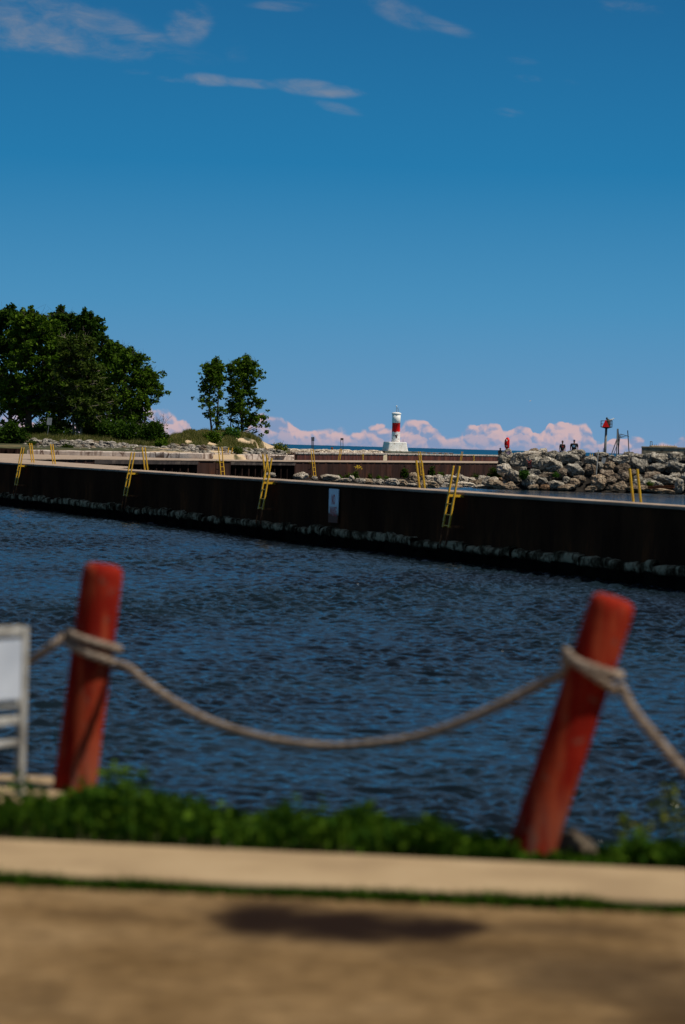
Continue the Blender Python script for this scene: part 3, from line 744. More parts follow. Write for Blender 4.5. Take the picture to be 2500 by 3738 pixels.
def make_j2():
    e = empty('pier', (0,0,0), 'middle brown steel pier with recessed ribbed bays ending behind the boulder pile', 'pier')
    mb = MB(); poly = [(-60,120),(-30,147),( -19.4,160.5)]+[(x+.05,y-.02) for x,y in J2L]+J2B[::-1]+[(-60,236)]
    mb.slab(poly, ZD-.055, ZD-.012); mb.build('deck', MAT['deck'], e)
    # bays: (px0, px1, ribbed?)
    cuts = [(60,345,0),(345,723,1),(723,842,0),(842,1078,1),(1078,1830,0)]
    pts = {}
    for a, b, rb in cuts:
        pa, _ = seg_at(a, J2L); pb, _ = seg_at(b, J2L)
        if b == 1830: pb = Vector((19.5,294,0))
        mid = [Vector((x,y,0)) for x,y in J2L if pa.x+.4 < x < pb.x-.4]
        L = [(p.x,p.y) for p in [pa]+mid+[pb]]
        if rb:
            L0, L1 = L[0], L[-1]
            t = Vector((L[-1][0]-L[0][0], L[-1][1]-L[0][1])).normalized(); inw = Vector((-t.y, t.x))
            Li = [(x+inw.x*.16, y+inw.y*.16) for x,y in L]
            for Lq, Lr in ((L0, Li[0]), (L1, Li[-1])): ribbon([Lq, (Lr[0]+inw.x*.4, Lr[1]+inw.y*.4)], -2.6, ZD-.055, .12, None, 1).build('bay_side', MAT['brown_steel'], e)
            ribbon(Li, -2.6, ZD-.055, .3, (1.25,.55,.13), 1).build('ribbed_bay', MAT['dark_pile'], e)
            ribbon([(x-inw.x*.02,y-inw.y*.02) for x,y in L], ZD-.32, ZD-.055, .5, None, 1).build('waler_beam', MAT['waler'], e)
        else:
            ribbon(L, -2.6, ZD-.055, .45, (2.0,.05,.10), 1).build('steel_wall', MAT['brown_steel'], e)
    ribbon([(J2B[i][0],J2B[i][1]) for i in (3,4,5,6)], -2.6, ZD-.055, .3, (2.0,.05,.1), -1).build('steel_wall', MAT['brown_steel'], e)
make_j2()
J3L = [(-6.5,380),(6.8,468),(14.6,505),(31,575),(60,700)]
def make_j3():
    e = empty('pier', (0,0,0), 'far red brown steel pier with pale cap in front of the lighthouse', 'pier')
    mb = MB(); mb.slab([(x+.05,y-.02) for x,y in J3L]+[(58,735),(28,600),(10,520),(-1,470),(-8.5,384)], ZD-.02, ZD+.16); mb.build('cap', MAT['old_concrete'], e)
    ribbon(J3L, -2.6, ZD-.02, .4, (4.0,.08,.06), 1).build('steel_wall', MAT['red_steel'], e)
    a, b = (-8.4,384.2), (-6.5,380)
    ribbon([a,b], -2.6, ZD-.02, .3, None, 1).build('end_wall', MAT['dark_pile'], e)
    p, t = seg_at(1412, J3L); 
    mb = MB(); q = p+Vector((t.x,t.y,0))*(-3.2); nr = Vector((t.y,-t.x,0))
    w = [p+nr*.05, q+nr*.05, q-nr*.1, p-nr*.1]; mb.slab([(v_.x,v_.y) for v_ in w], -1.6, ZD-.03)
    mb.build('pale_panel', MAT['sand'], e)
make_j3()

# low cracked concrete wall behind the middle pier and sheet piles at the far left
def shore_walls():
    prof = [(100,1666,209),(400,1668.5,212),(735,1672,214),(742,1672,214)]
    def wall(pl, h0, h1, label):
        mb = MB(); n = 0; pts = []
        for (x0,y0,D0),(x1,y1,D1) in zip(pl[:-1], pl[1:]):
            for k in range(14):
                q = k/14; pts.append((x0+(x1-x0)*q, D0+(D1-D0)*q))
        pts.append((pl[-1][0], pl[-1][2]))
        prev = None
        for i, (px, D) in enumerate(pts):
            x = at(px, 1660, D).x; h = ZD + (h0+(h1-h0)*i/len(pts)) + noise.noise(Vector((x*1.5,2,2)))*.05
            j = noise.noise(Vector((x*2.5,7,2)))*.05
            mb.v += [(x,D+j,ZD-.2),(x,D+j-.02,h-.06),(x,D+.12+j,h),(x,D+1.0,h+.02),(x,D+1.0,ZD-.2)]
        for i in range(len(pts)-1):
            for r_ in range(4): k = i*5+r_; mb.f.append((k,k+5,k+6,k+1))
        mb.f += [(0,1,2,3,4), tuple(len(mb.v)-5+k for k in (4,3,2,1,0))]
        o = mb.build('low_wall', MAT['old_concrete']); tag(o, label, 'low wall')
    wall([(98,0,210.5),(400,0,211.5),(738,0,212.5),(838,0,215)], .30, .45, 'long cracked pale concrete wall below the riprap, left of the gap')
    wall([(866,0,216.5),(1074,0,227.5)], .37, .39, 'short cracked pale concrete wall between the gap and the far pier')
    a = at(-260,1650,209); b = at(88,1650,209.6)
    o = ribbon([(a.x,a.y),(b.x,b.y)], -1, at(50,1637,209).z, .3, (.62,.22,.2), 1).build('pile_wall', MAT['dark_pile']); tag(o, 'dark ribbed sheet pile wall at the far left under the bush', 'sheet pile wall')
shore_walls()

# ------------------------------------------------------------------ ladders
def ladder(loc, n_in, label, group, up=.75, down=1.05, lean=8.8, w=.46, standoff=.26, fat=.040, rusty=True):
    """n_in: unit plan vector pointing from the water over the deck (the way the ladder's head leans)"""
    rz = math.atan2(n_in[1], n_in[0]) - math.pi/2     # local +y = inland, local x along the wall
    e = empty('ladder', loc, label, 'ladder', group, rz)
    tn = math.tan(R(lean)); yo = lambda z: -standoff + (z)*tn
    for s in (-1, 1):
        mb = MB(); x = s*w/2; y0, y1 = yo(-down), yo(up)
        mb.add([(x-fat,y0-fat*.6,-down),(x+fat,y0-fat*.6,-down),(x+fat,y0+fat*.6,-down),(x-fat,y0+fat*.6,-down),
                (x-fat,y1-fat*.6,up),(x+fat,y1-fat*.6,up),(x+fat,y1+fat*.6,up),(x-fat,y1+fat*.6,up)],
               [(0,3,2,1),(4,5,6,7),(0,1,5,4),(1,2,6,5),(2,3,7,6),(3,0,4,7)])
        mb.build('rail', MAT['yellow'], e, bevel=.008)
        if rusty:
            mb = MB(); mb.tube([(x,y0,-down),(x,yo(-down-.5),-down-.5)], fat*.7, 6); mb.build('rusty_rail', MAT['rust'], e)
    z = -down+.05
    while z < .12:
        mb = MB(); mb.tube([(-w/2,yo(z),z),(w/2,yo(z),z)], .020, 6); mb.build('rung', MAT['yellow'], e); z += .32
    for z, mt in ((-.12,'yellow'), (-down+.02,'rust' if rusty else 'yellow')):
        for s in (-1, 1):
            x = s*w/2; mb = MB(); mb.box((x-.025, yo(z), z-.035), (x+.025, .06 if z < -.5 else .02, z+.035)); mb.build('bracket', MAT[mt], e)
    return e
def ladders():
    t1 = Vector((1, J1N[1])).normalized(); n1 = (-t1.y, t1.x)       # inland of the front edge
    n1 = (abs(n1[0]), abs(n1[1]))
    G = 'yellow ladders on the near pier'
    for px, lab in ((92,'yellow ladder on the water side of the near pier by the left frame edge'),(496,'yellow ladder on the near pier in front of the right end of the big trees'),
                    (996,'yellow ladder on the near pier left of the white sign'),(1680,'yellow ladder on the near pier right of the white sign, nearest to the viewer')):
        p = online(px, *J1N); ladder(p, n1, lab, G)
    t2 = Vector((1, J1F[1])).normalized(); n2 = (t2.y, -t2.x); n2 = (-abs(n2[0]), -abs(n2[1]))
    for px, lab in ((101,'leftmost ladder head behind the near pier, bright yellow, crossing another ladder'),(178,'pair of yellow rails behind the near pier, second from the left'),(512,'pair of yellow rails behind the near pier, just right of the second front ladder'),
                    (951,'pair of yellow rails behind the near pier crossing the ladder left of the sign'),(1512,'yellow rails behind the near pier in front of the far ladder right of the lighthouse'),(2292,'pair of yellow rails behind the near pier before the boulders at the right')):
        p = online(px, *J1F); ladder(p, n2, lab, G, up=.85 if px > 600 else .95)
    G = 'yellow ladders on the middle pier'
    for px, lab in ((795,'yellow ladder on the middle pier half covered by a green vine'),(1131,'tall yellow ladder on the middle pier below the double sign posts'),(1524,'tall yellow ladder on the middle pier right of the lighthouse')):
        p, t = seg_at(px, J2L); ladder(p, (-t.y, t.x), lab, G, up=.93, down=1.15, lean=7.5, w=.62, fat=.045, rusty=False)
    for px, lab in ((846,'yellow ladder head behind the middle pier in the gap of the pale wall'),(1248,'yellow ladder head behind the middle pier under the single sign post'),(1690,'yellow ladder head behind the middle pier against the blue lake')):
        p, t = seg_at(px, J2B); ladder(p, (t.y, -t.x), lab, G, up=.98 if px > 900 else .85, down=1.15, lean=8.5, w=.62, fat=.045, rusty=False)
    G = 'small yellow ladders on the far pier'
    for px, lab in ((1319,'small yellow ladder on the far pier left of the pale panel'),(1531,'small yellow ladder on the far pier just behind the tall one'),(1725,'small yellow ladder on the far pier near the boulders')):
        p, t = seg_at(px, J3L); ladder(p, (-t.y, t.x), lab, G, up=.12, down=1.3, lean=1, w=.9, fat=.06, rusty=False)
    e = at(2154, 1668, 268); ladder(e, (-.3,.95), 'little yellow ladder head peeking over the boulder crest beside the walkers', 'small yellow ladders on the far pier', up=.30, down=.8, lean=2, w=.22, fat=.04, rusty=False)
ladders()

# ------------------------------------------------------------------ the NO WAKE sign on the near pier
def text_mesh(s, h, w, m, name, parent, M):
    cu = bpy.data.curves.new(name, 'FONT'); cu.body = s; cu.align_x = 'CENTER'; cu.align_y = 'CENTER'; cu.extrude = .002; cu.offset = .012
    to = bpy.data.objects.new(name, cu); C.objects.link(to); bpy.context.view_layer.update()
    me = bpy.data.meshes.new_from_object(to.evaluated_get(bpy.context.evaluated_depsgraph_get()))
    C.objects.unlink(to); bpy.data.objects.remove(to)
    co = [v_.co.copy() for v_ in me.vertices]; x0 = min(c.x for c in co); x1 = max(c.x for c in co); y0 = min(c.y for c in co); y1 = max(c.y for c in co)
    for v_ in me.vertices:
        c = v_.co; v_.co = M @ Vector(((c.x-(x0+x1)/2)/(x1-x0)*w, (c.y-(y0+y1)/2)/(y1-y0)*h, c.z))
    me.materials.clear(); me.materials.append(m)
    o = bpy.data.objects.new(name, me); C.objects.link(o); o.parent = parent; return o
def nowake():
    p = online(1229, *J1N); p.z = ZD-.17
    t = Vector((1, J1N[1])).normalized()
    e = empty('sign', (p.x,p.y,-.9), 'tall white sign reading NO WAKE, rusting at its foot, on the near pier wall', 'sign', None, math.atan2(t.y,t.x))
    def ex(g, col, tc):
        sx = g.new('ShaderNodeSeparateXYZ'); g.put(sx.inputs[0], tc.outputs['Object']); n = g.noise(tc.outputs['Object'], 5, 5, .65)
        f = g.m('ADD', g.ss(sx.outputs[2], .48, .18), g.m('MULTIPLY', g.m('SUBTRACT', n, .5), 1.3))
        col = g.mix(g.ss(sx.outputs[2], .74, .30, 0, .55), col, (.42,.36,.24))
        return g.mix(g.ss(f, .35, .8), col, (.15,.045,.018))
    sm = vary('sign_face', [(.3,(.74,.82,.86)),(.7,(.82,.88,.92))], 3, 4, .6, 0, extra=ex)
    mb = MB(); mb.box((-.45,-.10,.02),(.45,-.07,1.13)); mb.build('panel', sm, e)
    rm = vary('faded_red', [(.35,(.50,.07,.07)),(.7,(.62,.18,.16))], 9, 4, .7, 0)
    Mx = Matrix.Translation((0,-.104,.78)) @ Matrix.Rotation(R(90),4,'X'); text_mesh('NO', .33, .33, rm, 'lettering', e, Mx)
    Mx = Matrix.Translation((0,-.104,.39)) @ Matrix.Rotation(R(90),4,'X'); text_mesh('WAKE', .31, .66, rm, 'lettering', e, Mx)
nowake()

# ------------------------------------------------------------------ land at the left, dune, riprap
def make_land():
    xs = np.linspace(-70, -3.2, 90); ys = np.linspace(213.5, 330, 70)
    top = []
    mb = MB()
    # silhouette height of the ground from the photo (px -> y of crest) at Y 240
    prof = [(-2000,1600),(0,1598),(200,1598),(560,1605),(600,1612),(640,1606),(665,1598),(690,1586),(720,1582),(760,1586),(800,1590),(860,1592),(900,1598),(930,1608),(945,1618),(1000,1632),(1060,1638),(1200,1645)]
    pu = [uv(a,b)[0] for a,b in prof]; pv = [uv(a,b)[1] for a,b in prof]
    def H(X, Y):
        front = .75 if X > -20 else .75
        crest = np.interp(X/242, pu, pv)*242+CAMZ
        y0 = 214 + max(0, (X+13)*1.35)
        a = (Y-y0)/13.0
        if a <= 0: z = front
        elif a < 1: z = front + (1.25-front)*a
        else:
            q = min(1, (Y-y0-13)/9); z = 1.25 + (crest-1.25)*(q*q*(3-2*q))
            if Y > 262: z -= (Y-262)*.012
        z += noise.noise(Vector((X*.35, Y*.35, 0)))*.12
        ed = (-6.6 - X)        # falls to the lake at the right
        if ed < 1.0: z -= (1.0-ed)*1.7
        return z
    for jy, y in enumerate([ys[0]-.01]+list(ys)):
        for x in xs: mb.v.append((x, y, H(x,y) if jy else -2.4))
    n = len(xs)
    for j in range(len(ys)):
        for i in range(n-1): k = j*n+i; mb.f.append((k,k+1,k+n+1,k+n))
    def ex(g, col, tc):
        sx = g.new('ShaderNodeSeparateXYZ'); g.put(sx.inputs[0], tc.outputs['Object'])
        n = g.noise(tc.outputs['Object'], .55, 4, .6)
        f = g.m('MULTIPLY', g.ss(sx.outputs[0], -15.5, -14.2), g.ss(n, .42, .52))
        f = g.m('MAXIMUM', f, g.ss(sx.outputs[0], -8.2, -7.4))
        return g.mix(f, col, (.58,.43,.27))
    m = vary('land', [(.3,(.03,.035,.012)),(.55,(.06,.06,.025)),(.8,(.14,.11,.05))], .6, 6, .95, .4, 5, bdist=.05, extra=ex)
    o = mb.build('dune_land', m, smooth=True); tag(o, kind='structure')
    # dune grass
    rg = np.random.RandomState(21); B = []; Hh = []
    for _ in range(90000):
        Y = rg.uniform(226, 262); px = rg.uniform(600, 1000); X = (px-1250)/F*Y
        z = H(X,Y); sc = noise.noise(Vector((X*.8, Y*.25, 4)))
        if sc < -.12 and px > 640: continue
        if px > 930 and rg.rand() < .75: continue
        B.append((X,Y,z-.02)); Hh.append(rg.uniform(.2,.55)*(.8+sc))
    o = blades('dune_grass', np.array(B), np.array(Hh), .035, MAT['grass_dune'], seed=31, lean=.45); tag(o, 'green and straw coloured grass covering the sandy dune', 'grass', kind='stuff')
    B = []; Hh = []
    for _ in range(40000):
        Y = rg.uniform(226, 236); X = rg.uniform(-29, -14.5); z = H(X,Y)
        B.append((X,Y,z-.02)); Hh.append(rg.uniform(.15,.5)*(.9+noise.noise(Vector((X,Y,0)))))
    o = blades('bank_grass', np.array(B), np.array(Hh), .035, MAT['grass_dune'], seed=33, lean=.5); tag(o, 'dry brown grass behind the riprap in front of the trees', 'grass', kind='stuff')
    return H
LAND = make_land()

def riprap():
    top = [(85,1612),(130,1606),(200,1608),(330,1608),(420,1616),(500,1630),(560,1636),(600,1630),(640,1622),(720,1625),(800,1634),(900,1638),(1000,1640),(1030,1648)]
    bot = [(85,1645),(130,1646),(400,1652),(600,1654),(740,1658),(800,1662),(860,1664),(1030,1664)]
    tx, ty = zip(*top); bx, by = zip(*bot)
    rows = []
    cnt = 0; px = 88
    cells = []
    for r_ in range(5):
        x = 84 + r_*7
        while x < 1030:
            y0 = np.interp(x, tx, ty); y1 = np.interp(x, bx, by); hgt = y1-y0
            nrow = max(2, min(5, int(hgt/8)))
            w = rnd.uniform(15, 34)*(.85 if r_ else 1)
            if r_ < nrow:
                f = (r_+.5)/nrow; cells.append((x, y0+hgt*f+rnd.uniform(-2,2), w, max(9, hgt/nrow*1.7)*rnd.uniform(.8,1.25), f))
            x += w*.80
    cells.sort(key=lambda c: c[1])
    for x, y, w, h, f in cells:
        y0 = 215+max(0, (x-750)/F*215*1.35)
        D = y0 + 2 + (1-f)*9; p = at(x, y, D); s = D/F
        gp = 'riprap stones below the trees' if x < 600 else 'riprap stones below the dune'
        mt = rnd.choices(['riprap','rock','rock_brown','rock_white','rock_tan'], [6,2.5,1.3,1.6,.8])[0]
        LM = ((110,'at the left end by the bush'),(150,'behind the leftmost ladders'),(200,'behind the second pair of yellow rails'),(250,'below the leaning grey sign'),(300,'below the pale forked stems'),(360,'right of the pale forked stems'),(420,'below the middle of the grove'),(480,'left of the second tall ladder'),(540,'behind the second tall ladder'),(590,'below the last dark bush'),
              (640,'left of the dune sand'),(700,'below the first dune sand patch'),(760,'below the dune shrub'),(800,'behind the vine ladder'),(850,'at the gap in the pale wall'),(900,'below the bushiest dune tree'),(950,'at the right foot of the dune'),(1000,'left of the yellow green plant'),(9999,'at the yellow green plant'))
        lm = next(t_ for l_, t_ in LM if x < l_)
        q = {'riprap':'grey','rock':'mottled','rock_brown':'brown','rock_white':'pale','rock_tan':'tan'}[mt] + (' long' if w > 27 else ' small' if w < 19 else '') + ' riprap stone ' + ('in the top row ' if f < .3 else 'at the foot ' if f > .75 else 'midway up the slope ') + lm
        o = rock('riprap_stone', rnd.choice(SMALL), p, (w*s*1.15, w*s*.9, h*s*1.1), mt, q, 'stone', gp, tilt=rnd.uniform(-.35,.35))
    # bedding slope behind the stones
    mb = MB(); n = 0
    for x in range(60, 1050, 12):
        y0 = 215+max(0, (x-750)/F*215*1.35); a = at(x, np.interp(x,bx,by)+1, y0+1.2); b = at(x, np.interp(x,tx,ty)+5, y0+10.5)
        mb.v += [tuple(a), tuple(b), (b.x,b.y+2,b.z-.3)]; n += 1
    for i in range(n-1):
        for r_ in range(2): k = i*3+r_; mb.f.append((k,k+3,k+4,k+1))
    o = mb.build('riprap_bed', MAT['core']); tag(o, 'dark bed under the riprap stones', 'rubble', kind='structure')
riprap()

# pale rubble breakwater leading to the lighthouse
def breakwater():
    xs = list(range(950, 1400, 15))
    a = at(960, 1640, 300)
    def plan(q): return 340 + q*188
    mb = MB(); n = 0
    for i in range(60):
        q = i/59; px = 930+q*465; D = plan(q)
        yh = 1634.5+q*9.5; z = at(px, yh+2.0, D).z
        p = at(px, yh, D); j = noise.noise(Vector((i*.7,0,0)))*.12
        mb.v += [(p.x+.9,D-1,-2.2),(p.x+.5,D-.5,z-.65+j),(p.x,D,z+j-.10),(p.x-2.5,D+2,z+j-.15),(p.x-4,D+3,-2)]; n += 1
    for i in range(n-1):
        for r_ in range(4): k = i*5+r_; mb.f.append((k,k+5,k+6,k+1))
    o = mb.build('rubble_bank', MAT['rock_shore'], smooth=True); tag(o, kind='structure')
    for i in range(64):
        q = (i//2)/31.5; px = 938+q*450+rnd.uniform(-6,6); D = plan(q)-1.2-(i%2)*1.3
        yh = 1639.5+q*9.2+(i%2)*5.5+rnd.uniform(-1.2,1.2)
        p = at(px, yh, D); s = D/F; w = rnd.uniform(20,44)
        LB = ((965,'at the dune end'),(995,'beside the left rusty bollard'),(1025,'left of the yellow green plant'),(1060,'right of the yellow green plant'),(1090,'at the corner of the far pier'),(1125,'left of the double sign posts'),(1155,'behind the double sign posts'),(1190,'right of the double sign posts'),(1230,'at the right rusty bollard'),(1265,'behind the single sign post'),(1310,'right of the single sign post'),(1350,'midway between sign post and lighthouse'),(9999,'next to the lighthouse block'))
        rock('breakwater_stone', rnd.choice(SMALL), p, (w*s, w*s*.8, rnd.uniform(8,12)*s), 'rock_shore', ('long ' if w > 34 else 'short ' if w < 27 else '')+'pale breakwater stone in the '+('lower' if i%2 else 'upper')+' row '+next(t_ for l_, t_ in LB if px < l_), 'stone', 'pale stones of the far breakwater')
    for px, py in ((990,1633),(1212,1638)):
        D = plan((px-930)/465); p = at(px, py+4, D); e = empty('bollard', p, 'small rusty bollard on the pale breakwater near the dune' if px < 1100 else 'small rusty bollard on the pale breakwater between the two sign posts', 'bollard', 'rusty bollards on the breakwater')
        mb = MB(); mb.lathe([(.16,-.3),(.16,.28),(.20,.30),(.20,.38),(.10,.42)], 12); mb.build('body', MAT['rust'], e, smooth=False)
        mb = MB(); mb.lathe([(.24,-.32),(.24,-.26)], 12); mb.build('base_plate', MAT['rust'], e)
breakwater()

# stones at the foot of the middle pier
def foot_stones():
    K = 3.136
    def PL(x):
        for lim, t_ in ((1110,'left of the leftmost tall ladder'),(1160,'just right of the leftmost tall ladder'),(1230,'below the double sign posts'),(1290,'left of the yellow flowers'),(1330,'right of the yellow flowers'),(1375,'below the lighthouse'),(1420,'right below the lighthouse block'),(1480,'left of the second tall ladder'),(1520,'behind the second tall ladder'),(1560,'right of the second tall ladder'),(1600,'left of the nearest ladder'),(1650,'behind the nearest ladder'),(1700,'right of the nearest ladder'),(1745,'left of the last weeds'),(1790,'below the last weeds'),(9999,'beside the boulder pile')):
            if x < lim: return t_
    L = [(1060,127,472,135,62),(1060,275,497,52,38),(1060,450,492,165,66),(1060,605,524,135,34),(1060,705,507,60,66),(1060,798,530,92,50),(1060,880,536,95,56),(1060,947,538,62,48),(1060,1022,542,84,52),(1060,1165,546,115,62),(1060,1260,556,115,58),
         (1500,30,520,125,115),(1500,200,508,115,62),(1500,310,532,125,135),(1500,210,578,165,74),(1500,405,585,85,62),(1500,455,525,175,110),(1500,572,520,110,125),(1500,630,592,195,70),(1500,690,528,125,64),(1500,742,572,155,82),(1500,815,520,78,74),(1500,878,510,50,60),(1500,940,556,185,100),(1500,1100,572,150,84),(1500,1030,520,50,50),
         (1500,520,600,160,50),(1500,840,600,180,46),(600,1215,492,90,40),(1500,110,580,120,60),(1060,1395,578,110,36)]
    for i, (ox, cx, cy, w, h) in enumerate(L):
        oy = 1580 if ox == 600 else 1590
        px, py = ox+cx/K, oy+cy/K; p0, t = seg_at(min(px,1810), J2L)
        D = p0.y - 3.0 - max(0, (py-1745))*.42
        if px > 1760: D = min(D, 241)
        D = min(D, 3.15*F/(max(60, py+h/K*.45 - (1592+px*.0275))) ) if px < 1100 else D
        p = at(px, py-3, D); s = D/F/K*1.22
        tone = 'rock_white' if i in (2,4,17,28) else rnd.choice(['rock_tan','rock_white','rock_white','rock_white'])
        side = 'left of the tall ladder' if px < 1500 else 'right of the tall ladder'
        rock('shore_rock', rnd.choice(BIG), p, (w*s*1.1, w*s*.9, h*s*1.15), tone,
             ('pale shore rock number' if False else ['flat','rounded','blocky','low','tilted','broad','squat','lumpy'][i%8]+' pale shore rock '+PL(px)+' at the middle pier foot') if i not in (2,4,17,22,28) else {2:'wide pale rock below the single sign post at the pier foot',4:'small pointed pale rock at the pier foot beside yellow flowers',17:'whitest pointed rock at the pier foot behind the nearest ladder',22:'small grey upright rock at the right end of the pier foot',28:'white stone under the ribbed bay behind the crossing ladders'}[i],
             'rock', 'pale rocks at the foot of the middle pier')
    mb = MB(); n = 0
    for px in range(1085, 1880, 15):
        p0, t = seg_at(min(px,1815), J2L); D = p0.y
        if px > 1760: D = min(D, 262)
        y1 = max(D-18, 3.3*F/(1790-1592-px*.0275+2))
        a = at(px,1700,D-.0); b = at(px,1700,(D+y1)/2); c = at(px,1700,y1)
        j = noise.noise(Vector((px*.05,1,1)))*.2
        mb.v += [(a.x,a.y,-.95+j),(b.x,b.y,-1.25+j),(c.x,c.y,-1.95)]; n += 1
    for i in range(n-1):
        for r_ in range(2): k = i*3+r_; mb.f.append((k,k+1,k+4,k+3))
    o = mb.build('shore_rubble', MAT['core']); tag(o, kind='structure')
foot_stones()

# ------------------------------------------------------------------ lighthouse
def lighthouse():
    D = 556; s = D/F
    b = at(1441, 1647, D)
    e = empty('lighthouse', b, 'small white and red cylindrical lighthouse on a white block at the pier end', 'lighthouse')
    def peel(g, col, tc):
        n = g.noise(tc.outputs['Object'], 3.2, 6, .75); return g.mix(g.ss(n, .55, .62), col, (.38,.29,.20))
    wb = vary('weathered_white', [(.3,(.70,.67,.60)),(.7,(.84,.82,.77))], 1.5, 6, .7, .3, 6, bdist=.03, extra=peel)
    # block: stepped, tapering, turned a little
    mb = MB(); Rz = Matrix.Rotation(R(17),4,'Z'); hw = 1.86
    def ring(w, z, r=.35, n=4):
        P = []
        for cx, cy, a0 in ((w-r,-w+r,-90),(w-r,w-r,0),(-w+r,w-r,90),(-w+r,-w+r,180)):
            for k in range(n+1): a = R(a0+90*k/n); P.append((cx+r*math.cos(a), cy+r*math.sin(a), z))
        return P
    rings = [ring(2.14,-.2),ring(2.14,.02),ring(2.08,.30),ring(1.97,.95),ring(1.90,1.35),ring(1.88,1.66),ring(1.78,1.80)]
    n = len(rings[0]); vs_ = [p for r_ in rings for p in r_]; fs = []
    for i in range(len(rings)-1):
        for k in range(n): fs.append((i*n+k,i*n+(k+1)%n,(i+1)*n+(k+1)%n,(i+1)*n+k))
    fs.append(tuple((len(rings)-1)*n+k for k in range(n)))
    mb.add(vs_, fs, Rz); mb.build('base_block', wb, e)
    # recess-less cylinder tower in three bands with its own paint
    zt = 1.78
    def band(g, col, tc):
        sx = g.new('ShaderNodeSeparateXYZ'); g.put(sx.inputs[0], tc.outputs['Object'])
        at_ = g.m('ARCTAN2', sx.outputs[1], sx.outputs[0])
        nn = g.noise(g.comb(g.m('MULTIPLY', at_, 1.3), g.m('MULTIPLY', sx.outputs[2], .35), 2.0), 2.6, 4, .65)
        lo = g.m('ADD', zt+1.98, g.m('MULTIPLY', g.m('SUBTRACT', nn, .5), 1.5))
        f = g.m('MULTIPLY', g.ss(g.m('SUBTRACT', sx.outputs[2], lo), 0.0, .04), g.ss(sx.outputs[2], zt+3.74, zt+3.76, 1, 0))
        n2 = g.noise(tc.outputs['Object'], 3.5, 6, .75)
        low = g.m('MULTIPLY', g.ss(n2, .545, .59), g.ss(sx.outputs[2], zt+2.0, zt+1.6, 0, 1))
        col = g.mix(low, col, (.35,.13,.10))
        return g.mix(f, col, (.80,.006,.006))
    tw = vary('tower_paint', [(.3,(.76,.75,.70)),(.7,(.86,.85,.80))], 1.2, 4, .5, .1, 6, bdist=.01, extra=band)
    mb = MB(); mb.lathe([(.86,zt-.05),(.84,zt+.1),(.80,zt+1.8),(.79,zt+3.76),(.82,zt+3.78),(.83,zt+5.45)], 40, Matrix.Translation((.12,0,0)))
    tower = mb.build('tower', tw, e, smooth=True)
    mb = MB(); mb.lathe([(.80,zt+5.4),(.93,zt+5.45),(.94,zt+5.60),(.86,zt+5.70),(.5,zt+5.82),(.30,zt+5.84)], 40, Matrix.Translation((.12,0,0))); mb.build('cap', MAT['white_paint'], e, smooth=False)
    mb = MB(); mb.tube([(.10,0,zt+5.8),(.10,0,zt+6.95)], .045, 8); mb.build('lantern_mast', MAT['pole'], e)
    mb = MB(); mb.lathe([(.07,zt+6.85),(.13,zt+6.92),(.13,zt+7.08),(.05,zt+7.16)], 12, Matrix.Translation((.10,0,0))); mb.build('lantern', MAT['white_paint'], e)
    mb = MB(); mb.tube([(.34,0,zt+6.75),(.52,0,zt+6.2),(.52,0,zt+5.75)], .04, 6); mb.tube([(.22,0,zt+5.8),(.30,0,zt+6.72)], .018, 6); mb.build('mast_stay', MAT['pole'], e)
    # window opening: proud curved frame with a dark recess
    mb = MB(); a = R(-92)
    Mw = Matrix.Translation((.12,0,0)) @ Matrix.Rotation(R(3),4,'Z')
    mb.add([(-.26,-.83,zt+1.38),(.20,-.83,zt+1.35),(.20,-.83,zt+.80),(-.04,-.83,zt+.74),(-.06,-.83,zt+1.05),(-.26,-.83,zt+1.25)],[(5,4,3,2,1,0)], Mw)
    mb.add([(-.26,-.5,zt+1.38),(.20,-.5,zt+1.35),(.20,-.5,zt+.80),(-.04,-.5,zt+.74),(-.06,-.5,zt+1.05),(-.26,-.5,zt+1.25)],[], Mw)
    for i in range(6): mb.f.append((i,(i+1)%6,(i+1)%6+6,i+6))
    mb.build('broken_window', MAT['rust'] if False else vary('window_dark', [(.3,(.03,.006,.005)),(.7,(.07,.012,.01))], 2, 3, .9, 0), e)
    for dx in (1.45, 1.62):
        mb = MB(); mb.tube([(dx,-.6,1.75),(dx,-.6,2.30)], .018, 5); mb.build('rod', MAT['dark_metal'], e)
    # pier platform it stands on
    p = empty('platform', at(1441,1650,D+2), 'worn concrete platform with dark timber piles carrying the lighthouse', 'platform')
    L = p.location
    x0 = at(1385,1650,D).x-L.x; x1 = at(1655,1650,D).x-L.x; zt_ = b.z-L.z+.02
    mb = MB(); mb.slab([(x0,-5),(x1*.52,-5),(x1*.52,8),(x0,8)], -.62+zt_, zt_); mb.build('concrete_slab', MAT['block'], p)
    mb = MB(); mb.slab([(x1*.52+.02,-4.6),(x1,-3.5),(x1,6),(x1*.52+.02,7)], zt_-.16, zt_-.06); mb.build('timber_deck', MAT['old_concrete'], p)
    mb = MB(); mb.slab([(x0+.3,-4.6),(x1*.99,-3.2),(x1*.99,5),(x0+.3,7)], -2.7, zt_-.63); mb.build('dark_base', MAT['dark_pile'], p)
    x = x1*.52+.3
    while x < x1-.2:
        mb = MB(); mb.box((x,-4.55,-2.6),(x+.62,-4.1,zt_-.165)); mb.build('pile', MAT['dark_pile'] if rnd.random()<.7 else MAT['block'], p); x += 1.1
    mb = MB(); mb.box((x0-1.2,-5.2,-2.6),(x0+1.0,-5.05,zt_-.08)); mb.build('gap_panel', MAT['dark_pile'], p)
lighthouse()

